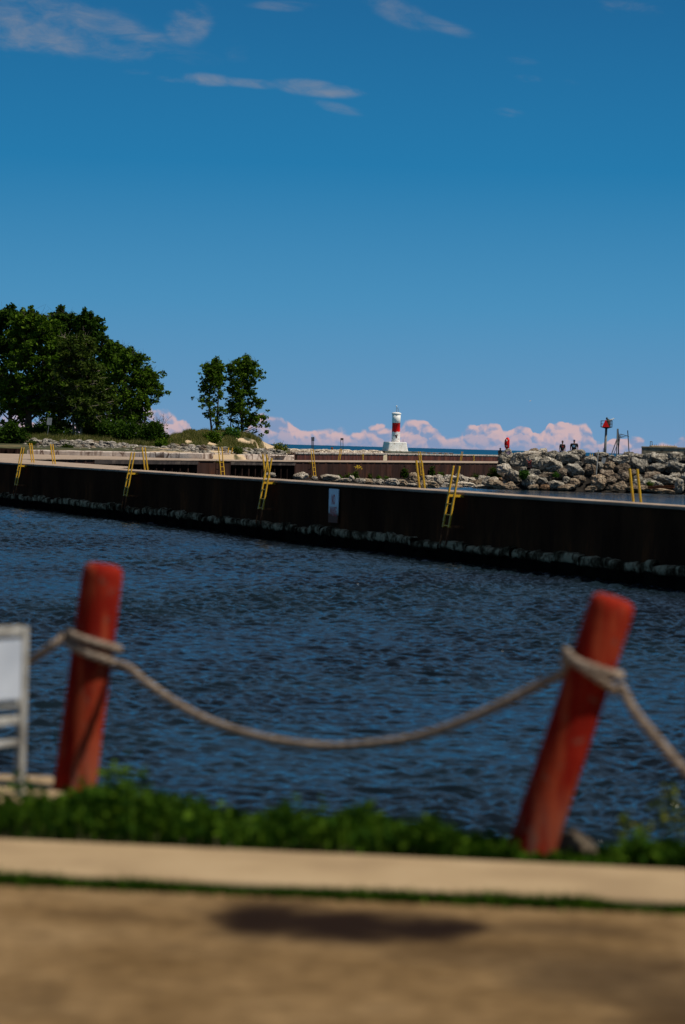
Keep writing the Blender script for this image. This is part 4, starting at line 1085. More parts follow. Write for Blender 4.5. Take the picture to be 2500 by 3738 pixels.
# far sign posts on the pier
def far_posts():
    def post(name, xs, y0, y1, D, plate, label):
        b = at(sum(xs)/len(xs), y1, D); t = at(xs[0], y0, D)
        e = empty(name, (b.x,b.y,b.z), label, 'sign post', 'sign posts seen from behind on the far pier')
        for x in xs:
            q = at(x, y1, D)-b; q2 = at(x-1.5, y0, D)-b; mb = MB(); mb.tube([(q.x,0,-.6),(q2.x,0,q2.z)], .055, 6); mb.build('post', MAT['dark_metal'], e)
        for (xa,ya,xb,yb) in plate:
            a = at(xa,ya,D)-b; c = at(xb,yb,D)-b; mb = MB(); mb.box((a.x,-.07,c.z),(c.x,-.11+.08,a.z)); mb.build('plate', MAT['dark_metal'], e)
    post('sign_post', [1138.5,1142.0,1145.5], 1596, 1652, 462, [(1136.5,1595,1141,1610),(1142.5,1595,1147,1610)], 'dark narrow twin plates on slim posts, left of the two sign posts')
    post('sign_post', [1245.0,1253.0], 1600, 1655, 462, [(1243.5,1599,1253.5,1607)], 'slim pair of posts with one small dark plate, nearest the lighthouse')
far_posts()

# ------------------------------------------------------------------ beacon, fence, block, life ring station on the pile
def beacon():
    D = 249; s = D/F; b = at(2207, 1662, D)
    e = empty('beacon', b, 'grey pole with railed basket and bright red triangle rising behind the boulders', 'navigation beacon')
    q = lambda px, py: at(px, py, D)-b
    t = q(2213, 1560); mb = MB(); mb.tube([(0,0,-1.0),(t.x,0,t.z)], [.125,.105], 14); mb.build('pole', MAT['pole'], e, smooth=True)
    mb = MB(); mb.tube([(-.16,0,-.4),(-.13,0,.62)], .025, 6); mb.build('conduit', MAT['dark_metal'], e)
    c = q(2213.5, 1559); z0 = c.z; cx = c.x; w = .46; h = .54
    mb = MB(); mb.box((cx-w,-w,z0-.03),(cx+w,w,z0+.03)); mb.add([(cx-w*.9,-w*.9,z0-.03),(cx+w*.9,-w*.9,z0-.03),(cx+w*.9,w*.9,z0-.03),(cx-w*.9,w*.9,z0-.03),(cx-.1,-.1,z0-.14),(cx+.1,-.1,z0-.14),(cx+.1,.1,z0-.14),(cx-.1,.1,z0-.14)],[(0,1,5,4),(1,2,6,5),(2,3,7,6),(3,0,4,7)]); mb.build('platform', MAT['dark_metal'], e)
    mb = MB()
    for sx in (-1,1):
        for sy in (-1,1): mb.tube([(cx+sx*w,sy*w,z0),(cx+sx*w,sy*w,z0+h)], .022, 6)
    for zz in (h*.5, h):
        P = [(cx-w,-w,z0+zz),(cx+w,-w,z0+zz),(cx+w,w,z0+zz),(cx-w,w,z0+zz),(cx-w,-w,z0+zz)]
        for a, c2 in zip(P[:-1], P[1:]): mb.tube([a,c2], .022, 6)
    mb.build('railing', MAT['dark_metal'], e)
    a = q(2209, 1531); bl = q(2195.5, 1559); br = q(2222, 1559)
    mb = MB(); y = -w-.05
    mb.add([(a.x,y,a.z),(bl.x,y,bl.z),(br.x,y,br.z),(a.x,y+.03,a.z),(bl.x,y+.03,bl.z),(br.x,y+.03,br.z)],[(0,1,2),(5,4,3),(0,3,4,1),(1,4,5,2),(2,5,3,0)]); mb.build('red_triangle', MAT['signal_red'], e)
    mb = MB(); k = q(2219.5, 1555); mb.lathe([(.22,k.z-.06),(.22,k.z+.42),(.06,k.z+.62),(.03,k.z+.62)], 16, Matrix.Translation((k.x,.05,0))); mb.build('battery_box', MAT['bark'], e)
    mb = MB(); k = q(2214.5, 1548); mb.tube([(k.x,0,k.z),(k.x,0,k.z+.40)], .03, 6); mb.lathe([(.05,k.z+.40),(.085,k.z+.43),(.085,k.z+.52),(.03,k.z+.60)], 10, Matrix.Translation((k.x,0,0))); mb.build('lamp', MAT['dark_metal'], e)
    # gull on the railing
    g0 = q(2231, 1535)+b
    e2 = empty('gull', (g0.x,g0.y,b.z+z0+h+.02), 'white gull perched on the corner of the beacon basket', 'bird')
    bird(e2, False)
def bird(e, flying):
    rings = [(-.20,.01,.035),(-.13,.03,.045),(-.04,.065,.075),(.06,.07,.10),(.13,.05,.135),(.165,.038,.175),(.195,.042,.205),(.225,.035,.215),(.245,.012,.213)]
    mb = MB(); mb.tube([(x,0,z) for x,r,z in rings], [r for x,r,z in rings], 12); mb.build('body', MAT['gull_white'], e, smooth=True)
    mb = MB(); mb.tube([(.24,0,.213),(.285,0,.20),(.295,0,.192)], [.012,.009,.002], 6); mb.build('beak', MAT['yellow'], e)
    for s in (-1,1):
        mb = MB()
        if flying: mb.add([(.10,s*.05,.11),(.12,s*.28,.20),(.02,s*.62,.16),(-.04,s*.28,.18),(-.04,s*.05,.10)],[(0,1,3,4),(1,2,3)])
        else: mb.add([(.10,s*.068,.13),(.0,s*.08,.12),(-.22,s*.02,.05),(-.10,s*.075,.03),(.05,s*.078,.06)],[(0,1,2,3,4)])
        mb.build('wing', MAT['sign_grey'], e)
        if not flying:
            mb = MB(); mb.tube([(.02,s*.025,.05),(.02,s*.025,-.0)], .006, 5); mb.tube([(.02,s*.025,.003),(.055,s*.03,.003)], .005, 5); mb.build('leg', MAT['yellow'], e)
beacon()
fl = empty('gull', at(1935,1465,300), 'tiny white gull flying in the clear sky above the red life ring case', 'bird', rz=.6); bird(fl, True); fl.scale = (.45,.45,.45)

def fence():
    D = 247; b = at(2256, 1668, D)
    e = empty('broken_fence', b, 'broken chain link fence end, dark posts with torn netting and a brace', 'fence')
    q = lambda px, py, dy=0: Vector(((at(px,py,D)-b).x, dy, (at(px,py,D)-b).z))
    def bar(a, c, r, name, m='dark_metal'): mb = MB(); mb.tube([a,c], r, 7); mb.build(name, MAT[m], e)
    bar(q(2250,1672), q(2253.5,1565), .05, 'post', 'pole'); bar(q(2259,1672,.25), q(2256.5,1565,.25), .058, 'post')
    bar(q(2302,1668,1.2), q(2296,1571,1.2), .042, 'post'); bar(q(2269,1584,1.2), q(2301,1593,1.2), .03, 'arm')
    bar(q(2252,1602), q(2185,1740,-4.5), .045, 'brace'); bar(q(2262,1603,.2), q(2240,1660,.2), .03, 'brace','pole')
    bar(q(2242,1672,-.5), q(2200,1738,-4.0), .022, 'brace','pole')
    # torn netting: thin wires, hanging slack from the post towards the arm, and a second rag beside the brace
    def net(P00, P10, P01, P11, nu, nv, sag, name):
        mb = MB()
        def S_(a, c):
            p = (P00.lerp(P10,a)).lerp(P01.lerp(P11,a), c); p.z -= sag*math.sin(math.pi*a)*(1-.3*c); p.y += .12*math.sin(a*7+c*5); return p
        for i in range(-nv, nu+1):
            A = [S_(min(1,max(0,(i+k)/nu)), k/nv) for k in range(nv+1) if 0 <= i+k <= nu]
            if len(A) > 1: mb.tube(A, .0045, 3, False)
            A = [S_(min(1,max(0,(i+k)/nu)), 1-k/nv) for k in range(nv+1) if 0 <= i+k <= nu]
            if len(A) > 1: mb.tube(A, .0045, 3, False)
        mb.build(name, MAT['dark_metal'], e)
    net(q(2257,1568,.2), q(2269,1590,.9), q(2259,1655,.2), q(2262,1615,.4), 12, 22, .12, 'torn_netting')
    net(q(2269,1584,1.1), q(2294,1592,1.2), q(2258,1590,.3), q(2262,1600,.3), 12, 4, .1, 'torn_netting')
    net(q(2240,1668,-.6), q(2255,1668,-.5), q(2182,1735,-4.3), q(2205,1735,-4.0), 10, 26, .0, 'fallen_netting')
    # thin leaning post standing on the tan boulder
    D2 = 240.2; b2 = at(2174, 1752, D2); t2 = at(2184, 1646, D2+1)-b2
    e2 = empty('leaning_post', b2, 'thin grey metal post leaning on the tilted tan boulder', 'post')
    mb = MB(); mb.tube([(0,0,-.2), t2], .042, 8); mb.build('shaft', MAT['pole'], e2)
    mb = MB(); mb.lathe([(.05,0),(.055,.02),(.02,.05)], 8, Matrix.Translation(t2)); mb.build('cap', MAT['dark_metal'], e2)
    # pale blank board tied to the fence
    D3 = 242.5; b3 = at(2202, 1694, D3); e3 = empty('board', b3, 'small pale blank metal board hanging in the netting over the boulders', 'sign board')
    A = [at(x,y,D3)-b3 for x,y in ((2194,1692),(2208,1693),(2212,1671),(2198,1670))]
    mb = MB(); mb.add([(p.x,0,p.z) for p in A]+[(p.x,.02,p.z) for p in A],[(0,1,2,3),(7,6,5,4),(0,4,5,1),(1,5,6,2),(2,6,7,3),(3,7,4,0)]); mb.build('panel', MAT['sign_grey'], e3)
    mb = MB(); mb.tube([(A[2]+A[3])/2, (A[2]+A[3])/2+Vector((.0,.1,.5))], .008, 5); mb.build('tie_wire', MAT['dark_metal'], e3)
fence()

def conc_block():
    D = 254; b = at(2341, 1668, D); zt = at(2345,1629,D).z
    e = empty('concrete_block', (b.x,b.y,b.z-1), 'large stained concrete block with rusty rail stubs on top at the right edge', 'concrete block')
    h = zt-b.z+1
    mb = MB(); mb.slab([(0,0),(7.5,-1.2),(8.0,5),(.6,5.5)], 0, h-.14); mb.build('body', MAT['block'], e, bevel=.03)
    mb = MB(); mb.slab([(-.03,-.03),(7.55,-1.24),(8.05,5.05),(.57,5.55)], h-.14, h); mb.build('coping', MAT['block'], e, bevel=.02)
    mb = MB(); mb.slab([(.9,.5),(3.2,.2),(3.3,3),(1.0,3)], h, h+.10); mb.build('pad', MAT['sand'], e, bevel=.03)
    for i in range(11):
        x = 1.0+i*.2; mb = MB(); mb.tube([(x,.7,h+.06),(x+rnd.uniform(-.05,.05),.7,h+rnd.uniform(.14,.22))], .03, 6); mb.build('rail_stub', MAT['rust'], e)
    for x in (.82,.98):
        mb = MB(); mb.tube([(x,.6,h),(x,.6,h+.44)], .028, 6); mb.build('hoop_post', MAT['dark_metal'], e)
    mb = MB(); mb.tube([(.80,.6,h+.44),(1.0,.6,h+.44)], .03, 6); mb.build('hoop_bar', MAT['dark_metal'], e)
    # rusty beam on the waterline ledge
    p = at(2412, 1778, 237.0); e2 = empty('rusty_beam', p, 'long rusty steel beam lying on the ledge stone at the waterline', 'beam')
    for n_, lo, hi in (('web',(-1.1,-.02,-.08),(1.15,.02,.08)),('flange',(-1.1,-.09,.08),(1.15,.09,.10)),('flange',(-1.1,-.09,-.10),(1.15,.09,-.08))):
        mb = MB(); mb.box(lo, hi, Matrix.Rotation(R(-3),4,'Y')); mb.build(n_, MAT['rust'], e2)
conc_block()

def life_ring():
    D = 246; b = at(1857, 1650, D)
    e = empty('life_ring_station', b, 'red life ring case with white bands on a thin post above the boulders', 'life ring')
    q = lambda px, py: at(px, py, D)-b
    t = q(1859,1604); bt = q(1857.5,1652); mb = MB(); mb.tube([(bt.x,0,bt.z-.3),(t.x,0,t.z)], .03, 7); mb.build('post', MAT['dark_metal'], e)
    c = (q(1851.5,1597)+q(1851.5,1641))/2
    Mr = Matrix.Translation((c.x,0,c.z)) @ Matrix.Rotation(R(-70),4,'Z') @ Matrix.Rotation(R(1.5),4,'Y')
    # oval case
    mb = MB(); n = 28; rings = [(.26,.10),(.29,.06),(.29,-.03),(.25,-.08)]
    for (w, y) in rings:
        k = w/.29
        for i in range(n):
            a = 2*math.pi*i/n; x = math.cos(a)*w; z = math.sin(a)*w + (.24 if math.sin(a) >= 0 else -.24)
            mb.v.append(tuple(Mr @ Vector((x, y, z))))
    for i in range(3):
        for k in range(n): mb.f.append((i*n+k,i*n+(k+1)%n,(i+1)*n+(k+1)%n,(i+1)*n+k))
    mb.f += [tuple(range(n)), tuple(3*n+k for k in range(n))[::-1]]
    mb.build('case', MAT['signal_red'], e)
    ring = MB(); n1, n2 = 32, 10
    for i in range(n1):
        a = 2*math.pi*i/n1
        for j in range(n2):
            c2 = 2*math.pi*j/n2; rr_ = .23+.05*math.cos(c2); ring.v.append(tuple(Mr @ Vector((rr_*math.cos(a), -.12+.05*math.sin(c2), rr_*math.sin(a)*1.5))))
    for i in range(n1):
        for j in range(n2): ring.f.append((i*n2+j,((i+1)%n1)*n2+j,((i+1)%n1)*n2+(j+1)%n2,i*n2+(j+1)%n2))
    ro = ring.build('ring', MAT['signal_red'], e, smooth=True)
    for i0 in (3, 12, 19, 28):
        mb = MB()
        for i in range(i0, i0+3):
            a = 2*math.pi*i/n1
            for j in range(n2): c2 = 2*math.pi*j/n2; rr_ = .23+.056*math.cos(c2); mb.v.append(tuple(Mr @ Vector((rr_*math.cos(a), -.12+.056*math.sin(c2), rr_*math.sin(a)*1.5))))
        for i in range(2):
            for j in range(n2): mb.f.append((i*n2+j,(i+1)*n2+j,(i+1)*n2+(j+1)%n2,i*n2+(j+1)%n2))
        mb.build('white_band', MAT['white_paint'], ro)
life_ring()

# graffiti on boulders: the red letters "IN" with an underline and an apex, and purple marks
def graffiti():
    red = vary('spray_red', [(.3,(.30,.03,.03)),(.7,(.45,.05,.05))], 9, 4, .9, 0)
    pur = vary('spray_purple', [(.3,(.08,.05,.12)),(.7,(.18,.12,.24))], 9, 4, .9, 0)
    dg = bpy.context.evaluated_depsgraph_get(); bpy.context.view_layer.update()
    def paint(strokes, w, m, name, label, K, ox, oy, r_):
        mb = MB()
        for st in strokes:
            P = []
            for k in range(len(st)-1):
                for q in range(6):
                    a, c = st[k], st[k+1]; P.append((a[0]+(c[0]-a[0])*q/6, a[1]+(c[1]-a[1])*q/6))
            P.append(st[-1]); run = []
            for (x, y) in P:
                px, py = ox+x/K, oy+y/K; d = pdir(px, py).normalized()
                hit, loc, nrm, _, ob, _ = S.ray_cast(bpy.context.evaluated_depsgraph_get(), Vector((0,0,CAMZ))+d*200, d)
                if hit: run.append(loc + nrm*.012)
            if len(run) > 1:
                V = []
                for i, p in enumerate(run):
                    t = (run[min(i+1,len(run)-1)]-run[max(0,i-1)]).normalized(); sd = t.cross(Vector((0,-1,0))).normalized()*w
                    V += [p+sd, p-sd]
                mb.add([tuple(v_) for v_ in V], [(2*i,2*i+1,2*i+3,2*i+2) for i in range(len(run)-1)])
        if mb.v: o = mb.build(name, m); tag(o, label, 'graffiti')
    K = 4.356
    paint([[(530,270),(545,262),(558,275),(560,350)],[(575,355),(577,272),(600,345),(603,268),(612,262)],[(535,372),(570,368),(605,380),(612,350)]], .028, red, 'graffiti', 'red painted letters on the boulder near the pile top', K, 1800, 1620, 0)
    paint([[(215,150),(230,120),(255,118),(275,135),(285,155)],[(225,170),(240,130),(245,172)],[(262,172),(262,125)],[(205,135),(240,150),(280,140)]], .03, pur, 'graffiti', 'dark purple scribble on the boulder below the life ring', K, 1800, 1620, 0)
    paint([[(85,385),(105,370),(125,382),(110,400),(95,395)],[(130,400),(150,385)]], .02, pur, 'graffiti', 'faint purple scribble on the second boulder down at the left', K, 1800, 1620, 0)
graffiti()

# ------------------------------------------------------------------ people
def skin_obj(name, joints, edges, m, parent, sub=2):
    me = bpy.data.meshes.new(name); me.from_pydata([j[0] for j in joints], edges, []); me.update()
    o = bpy.data.objects.new(name, me); C.objects.link(o); o.parent = parent
    sk_ = o.modifiers.new('skin', 'SKIN'); sk_.use_smooth_shade = True
    if not me.skin_vertices: pass
    for i, j in enumerate(joints):
        r_ = j[1]; me.skin_vertices[0].data[i].radius = r_ if isinstance(r_, tuple) else (r_, r_)
    me.skin_vertices[0].data[0].use_root = True
    ss = o.modifiers.new('sub', 'SUBSURF'); ss.levels = sub; ss.render_levels = sub
    me.materials.append(m); return o
def person(loc, rz, label, heavy, armL, armR, shirt, hat, hold):
    e = empty('person', loc, label, 'person', 'walkers on the breakwater', rz)
    k = 1.28 if heavy else 1.0
    J = [((0,0,.95),(.15*k,.11*k)),((0,0,1.15),(.14*k,.11*k)),((0,0,1.38),(.16*k,.11*k)),((0,0,1.50),(.055,.055)),((0,-.01,1.56),(.052,.055))]
    E = [(0,1),(1,2),(2,3),(3,4)]
    def add(p, r_, par): J.append((p, r_ if isinstance(r_, tuple) else (r_, r_))); E.append((par, len(J)-1)); return len(J)-1
    h1 = add((0,-.015,1.62),(.072,.085),4); h2 = add((0,-.01,1.70),(.078,.092),h1); add((0,0,1.765),(.05,.06),h2)
    for s in (-1,1):
        hip = add((s*.10*k,0,.88),.095*k,0); kn = add((s*.11*k,-.02 if s < 0 else -.10,.48),.062*k,hip); an = add((s*.11*k,.03 if s < 0 else -.04,.09),.042,kn); add((s*.12*k,-.13 if s < 0 else -.20,.035),(.04,.03),an)
        sh_ = add((s*.19*k,0,1.42),.062*k,2); el, ha = (armR if s > 0 else armL)
        ei = add(el,.043*k,sh_); wi = add(ha,.028*k,ei)
        d = (Vector(ha)-Vector(el)).normalized(); pa = add(tuple(Vector(ha)+d*.07),(.036,.020),wi)
        for f_, L_ in ((-.028,.07),(-.010,.082),(.010,.078),(.027,.062)):
            b_ = Vector(ha)+d*.10+Vector((0,f_,0)); i1 = add(tuple(b_),.010,pa); add(tuple(b_+d*L_+Vector((-s*.02,0,0))),.008,i1)
        add(tuple(Vector(ha)+d*.07+Vector((0,-.05,0))),.010,pa)
    body = skin_obj('body', J, E, MAT['skin'], e)
    # T-shirt
    T = [((0,0,.90),(.19*k,.145*k)),((0,0,1.12),(.18*k,.15*k)),((0,0,1.36),(.18*k,.135*k)),((0,0,1.455),(.10,.085))]; TE = [(0,1),(1,2),(2,3)]
    for s in (-1,1):
        el = Vector((armR if s > 0 else armL)[0]); shv = Vector((s*.19*k,0,1.42)); mid = shv.lerp(el,.75)
        T.append((tuple(shv),(.085*k,.085*k))); TE.append((2,len(T)-1)); T.append((tuple(mid),(.07*k,.07*k))); TE.append((len(T)-2,len(T)-1))
    skin_obj('t_shirt', T, TE, MAT['black'], e)
    P_ = [((0,0,.93),(.17*k,.135*k))]; PE = []
    for s in (-1,1):
        P_ += [((s*.10*k,0,.84),(.11*k,.11*k)),((s*.11*k,-.02 if s < 0 else -.10,.48),(.082*k,.082*k)),((s*.11*k,.03 if s < 0 else -.04,.12),(.065,.065))]; n = len(P_); PE += [(0,n-3),(n-3,n-2),(n-2,n-1)]
    skin_obj('trousers', P_, PE, MAT[shirt], e)
    for s in (-1,1):
        mb = MB(); y = -.08 if s < 0 else -.15; mb.tube([(s*.12*k,y+.13,.05),(s*.12*k,y+.05,.055),(s*.12*k,y-.08,.04),(s*.12*k,y-.14,.035)],[.04,.05,.045,.025],10); mb.build('shoe', MAT['black'], e, smooth=True)
    # face
    mb = MB(); mb.tube([(0,-.095,1.70),(0,-.118,1.665),(0,-.100,1.655)],[.010,.016,.012],8); mb.build('nose', MAT['skin'], e, smooth=True)
    mb = MB(); mb.box((-.026,-.096,1.618),(.026,-.084,1.628)); mb.build('mouth', MAT['rust'], e)
    mb = MB()
    for s in (-1,1): mb.lathe([(.001,-.006),(.026,-.004),(.026,.004),(.001,.006)], 10, Matrix.Translation((s*.034,-.098,1.705)) @ Matrix.Rotation(R(90),4,'X'))
    mb.box((-.08,-.098,1.71),(.08,-.090,1.716)); mb.build('sunglasses', MAT['black'], e)
    for s in (-1,1): mb = MB(); mb.tube([(s*.078,0,1.72),(s*.088,.008,1.69),(s*.080,.0,1.66)],[.010,.016,.008],8); mb.build('ear', MAT['skin'], e)
    if hat:
        mb = MB(); mb.lathe([(.092,1.735),(.097,1.76),(.085,1.80),(.05,1.828),(.01,1.835)], 20, Matrix.Scale(1.1,4,(0,1,0))); c_ = mb.build('cap', MAT['navy'], e, smooth=True)
        mb = MB(); mb.add([(-.07,-.09,1.74),(.07,-.09,1.74),(.05,-.175,1.732),(-.05,-.175,1.732),(-.07,-.09,1.75),(.07,-.09,1.75),(.05,-.175,1.738),(-.05,-.175,1.738)],[(0,1,2,3)[::-1],(4,5,6,7),(0,4,7,3),(1,2,6,5),(3,7,6,2)]); mb.build('visor', MAT['navy'], c_)
    else:
        mb = MB(); mb.lathe([(.083,1.735),(.085,1.76),(.072,1.79),(.04,1.808),(.01,1.812)], 20, Matrix.Translation((0,.018,0)) @ Matrix.Scale(1.1,4,(0,1,0))); mb.build('hair', MAT['hair'], e, smooth=True)
    return e
def people():
    # left walker
    D = 246.5; b = at(2052, 1657, D); z = at(2052,1611,D).z-1.80+.06
    e = person((b.x, D, z), R(8), 'bare headed person in a black T-shirt with red print, left of the pair', False,
           ((-.235,.0,1.14),(-.27,-.08,.90)), ((.235,.02,1.13),(.25,-.03,.88)), 'denim', False, True)
    mb = MB(); mb.add([(-.08,-.168,1.33),(.07,-.168,1.33),(.05,-.17,1.30),(-.06,-.17,1.30)],[(0,1,2,3)]); mb.add([(-.03,-.172,1.20),(.02,-.172,1.20),(.02,-.172,1.18),(-.02,-.172,1.18)],[(0,1,2,3)]); mb.build('shirt_print', MAT['signal_red'], e)
    e3 = empty('bag', tuple(e.location + Vector((-.38,-.10,.62))), 'dark bag hanging from the left walker\'s hand', 'bag')
    mb = MB(); mb.tube([(0,0,0),(0,0,.05),(0,0,.16),(0,0,.22)],[.07,.12,.10,.03],10); mb.build('body', MAT['black'], e3); mb = MB(); mb.tube([(0,0,.2),(.015,-.01,.27)],.01,5); mb.build('strap', MAT['black'], e3)
    b = at(2096, 1650, D); z = at(2094.5,1607,D).z-1.835+.06
    e = person((b.x, D+.3, z), R(-6), 'heavier person in a blue cap and black T-shirt with blue print, right of the pair', True,
           ((-.31,.02,1.14),(-.32,-.02,.90)), ((.33,.0,1.14),(.32,-.16,.96)), 'black', True, True)
    mb = MB(); n = 14
    for i in range(n): a = 2*math.pi*i/n; r_ = .10+.025*math.sin(a*5); mb.v.append((-.02+r_*math.cos(a)*1.25, -.228, 1.27+r_*math.sin(a)))
    mb.f.append(tuple(range(n))); mb.build('shirt_print', MAT['blue_print'], e)
    st = empty('walking_stick', tuple(Vector(e.location)+Vector((.38,-.26,.90))), 'thin pale stick held across the body by the person in the cap', 'stick')
    mb = MB(); mb.tube([(.06,0,-.06),(-.36,-.05,.34)], .009, 6); mb.build('shaft', MAT['sign_grey'], st); mb = MB(); mb.tube([(.10,0,-.10),(.0,-.01,.0)], .016, 6); mb.build('grip', MAT['black'], st)
    # seated person in black at the left end of the pile
    D = 250; b = at(1825, 1664, D)
    e = empty('person', b, 'hunched person all in black sitting on the pier left of the life ring', 'person')
    J = [((0,.05,.12),(.15,.13)),((0,.0,.30),(.14,.12)),((0,-.04,.44),(.12,.09)),((0,-.05,.50),(.05,.05)),((0,-.08,.57),(.075,.085)),((0,-.06,.63),(.06,.065))]
    E = [(0,1),(1,2),(2,3),(3,4),(4,5)]
    for s in (-1,1):
        J += [((s*.12,-.05,.12),(.08,.08)),((s*.13,-.42,.22),(.065,.065)),((s*.13,-.50,-.12),(.05,.05)),((s*.15,-.03,.42),(.055,.055)),((s*.18,-.16,.26),(.045,.045)),((s*.08,-.34,.26),(.035,.035))]
        n = len(J); E += [(0,n-6),(n-6,n-5),(n-5,n-4),(2,n-3),(n-3,n-2),(n-2,n-1)]
    skin_obj('body', J, E, MAT['black'], e)
    mb = MB(); mb.lathe([(.085,.60),(.08,.65),(.05,.69),(.01,.70)], 14, Matrix.Translation((0,-.07,0))); mb.build('hood', MAT['black'], e, smooth=True)
people()

# ------------------------------------------------------------------ trees and shrubs
def tree(loc, H, prof, seed, label, m='leaf', nb=26, leaf=.20, dens=1.0, trunk=.16, bark='bark', name='tree', group=None, lean=0.0, stems=1, clump=.42, cat='tree', bare=0.0):
    """prof: list of (t, half-width left, half-width right) of the crown over height fraction t"""
    rg = np.random.RandomState(seed); e = empty(name, loc, label, cat, group)
    ts = [p[0] for p in prof]; wl = [p[1] for p in prof]; wr = [p[2] for p in prof]
    tb = MB(); P = []
    t0 = ts[0]
    for sidx in range(stems):
        ox = (sidx-(stems-1)/2)*.28; sway = rg.uniform(-.25,.25)
        tr = []; 
        for k in range(9):
            q = k/8; tr.append(Vector((ox*(1+q)+lean*q*q*H+sway*math.sin(q*3), .15*math.sin(q*4+seed), H*.96*q)))
        tb.tube(tr, [max(.02, trunk*(1-.85*k/8)) for k in range(9)], 8)
        nbs = nb//stems
        for i in range(nbs):
            q = t0*.8 + (1-t0*.8)*((i+rg.rand())/nbs)
            pos = q*8; k = min(7, int(pos)); st = tr[k].lerp(tr[k+1], pos-k)
            tipt = min(.985, q + rg.uniform(.06,.18)*(1 if q < .8 else .5))
            a = rg.uniform(0, 2*math.pi); W_ = np.interp(tipt, ts, wr) if math.cos(a) > 0 else np.interp(tipt, ts, wl)
            rad = W_*rg.uniform(.65, 1.02)
            depth = .5*(np.interp(tipt, ts, wr)+np.interp(tipt, ts, wl))
            cx0 = lean*tipt*tipt*H
            tip = Vector((cx0+math.cos(a)*rad, math.sin(a)*depth*rg.uniform(.6,1), tipt*H+rg.uniform(-.2,.2)))
            md = st.lerp(tip, .5) + Vector((0,0,.06*H*rg.uniform(.1,.6)*(1 if rg.rand()<.5 else -.2)))
            r0 = max(.015, trunk*(1-.85*q)*.45)
            path = [st, st.lerp(md,.6)+Vector((0,0,-.05)), md, md.lerp(tip,.6), tip]; tb.tube(path, [r0,r0*.75,r0*.55,r0*.35,.008], 5)
            # side twigs each with a leaf clump
            ncl = 5 + int(rad*2.6)
            for c in range(ncl):
                f = .35+.65*(c+rg.rand())/ncl
                pp = md.lerp(tip, (f-.5)*2) if f > .5 else st.lerp(md, f*2)
                sd = Vector((rg.normal(0,.45), rg.normal(0,.45), rg.normal(.05,.42)))*clump*1.9
                cc = pp + sd
                tb.tube([pp, cc], [.012,.005], 3, False)
                cs = clump*rg.uniform(.35,1.0); n = int(95*dens*cs*cs/(.42*.42)*(.2/leaf)**2*.55)
                if rg.rand() < bare: continue
                if cc.z > H*.97: cc.z = H*rg.uniform(.88, .97)
                g_ = rg.normal(size=(n,3)); g_ /= (np.linalg.norm(g_,axis=1)[:,None]+1e-6); g_ *= (rg.rand(n)**.45)[:,None]*cs
                g_[:,2] *= .75; P.append(g_ + np.array(cc))
    if nb > 30:
        for k in range(7):
            f = rg.uniform(-.75,.75); W_ = np.interp(.86, ts, wr if f > 0 else wl); hh = H*(1.03-.16*abs(f)*rg.uniform(.4,1.2))
            b0 = Vector((lean*H*.7+f*W_*.6, rg.normal(0,.4), hh-rg.uniform(1.3,2.0))); tp = Vector((b0.x+rg.normal(0,.15), b0.y, hh))
            tb.tube([tr[6], b0, tp], [.03,.02,.006], 4)
            for q in np.linspace(.1, 1, 6):
                c0 = b0.lerp(tp, q); g_ = rg.normal(size=(34,3))*(.20*(1.15-q*.75)+.03); P.append(g_+np.array(c0))
    for k in range(int(5*dens)):   # leader
        cc = tr[-1] + Vector((rg.normal(0,.12), rg.normal(0,.12), -.25*k*.6)); g_ = rg.normal(size=(60,3))*.17; P.append(g_+np.array(cc))
    tb.build('trunk', MAT[bark], e, smooth=True)
    P = np.concatenate(P); leaves('crown', P, leaf, MAT[m], e, seed=seed+1)
    return e
def px_tree(xb, yb, D, ytop, prof_px, seed, label, **kw):
    """prof_px: (y, left x, right x) crown extents in photo pixels"""
    ytop += .045*(yb-ytop); b = at(xb, yb, D); s = D/F; H = (yb-ytop)*s; pr = []
    for (y, l, r_) in sorted(prof_px, key=lambda p: -p[0]):
        pr.append(((yb-y)/(yb-ytop), max(.05,(xb-l)*s), max(.05,(r_-xb)*s)))
    return tree(tuple(b), H, pr, seed, label, **kw)
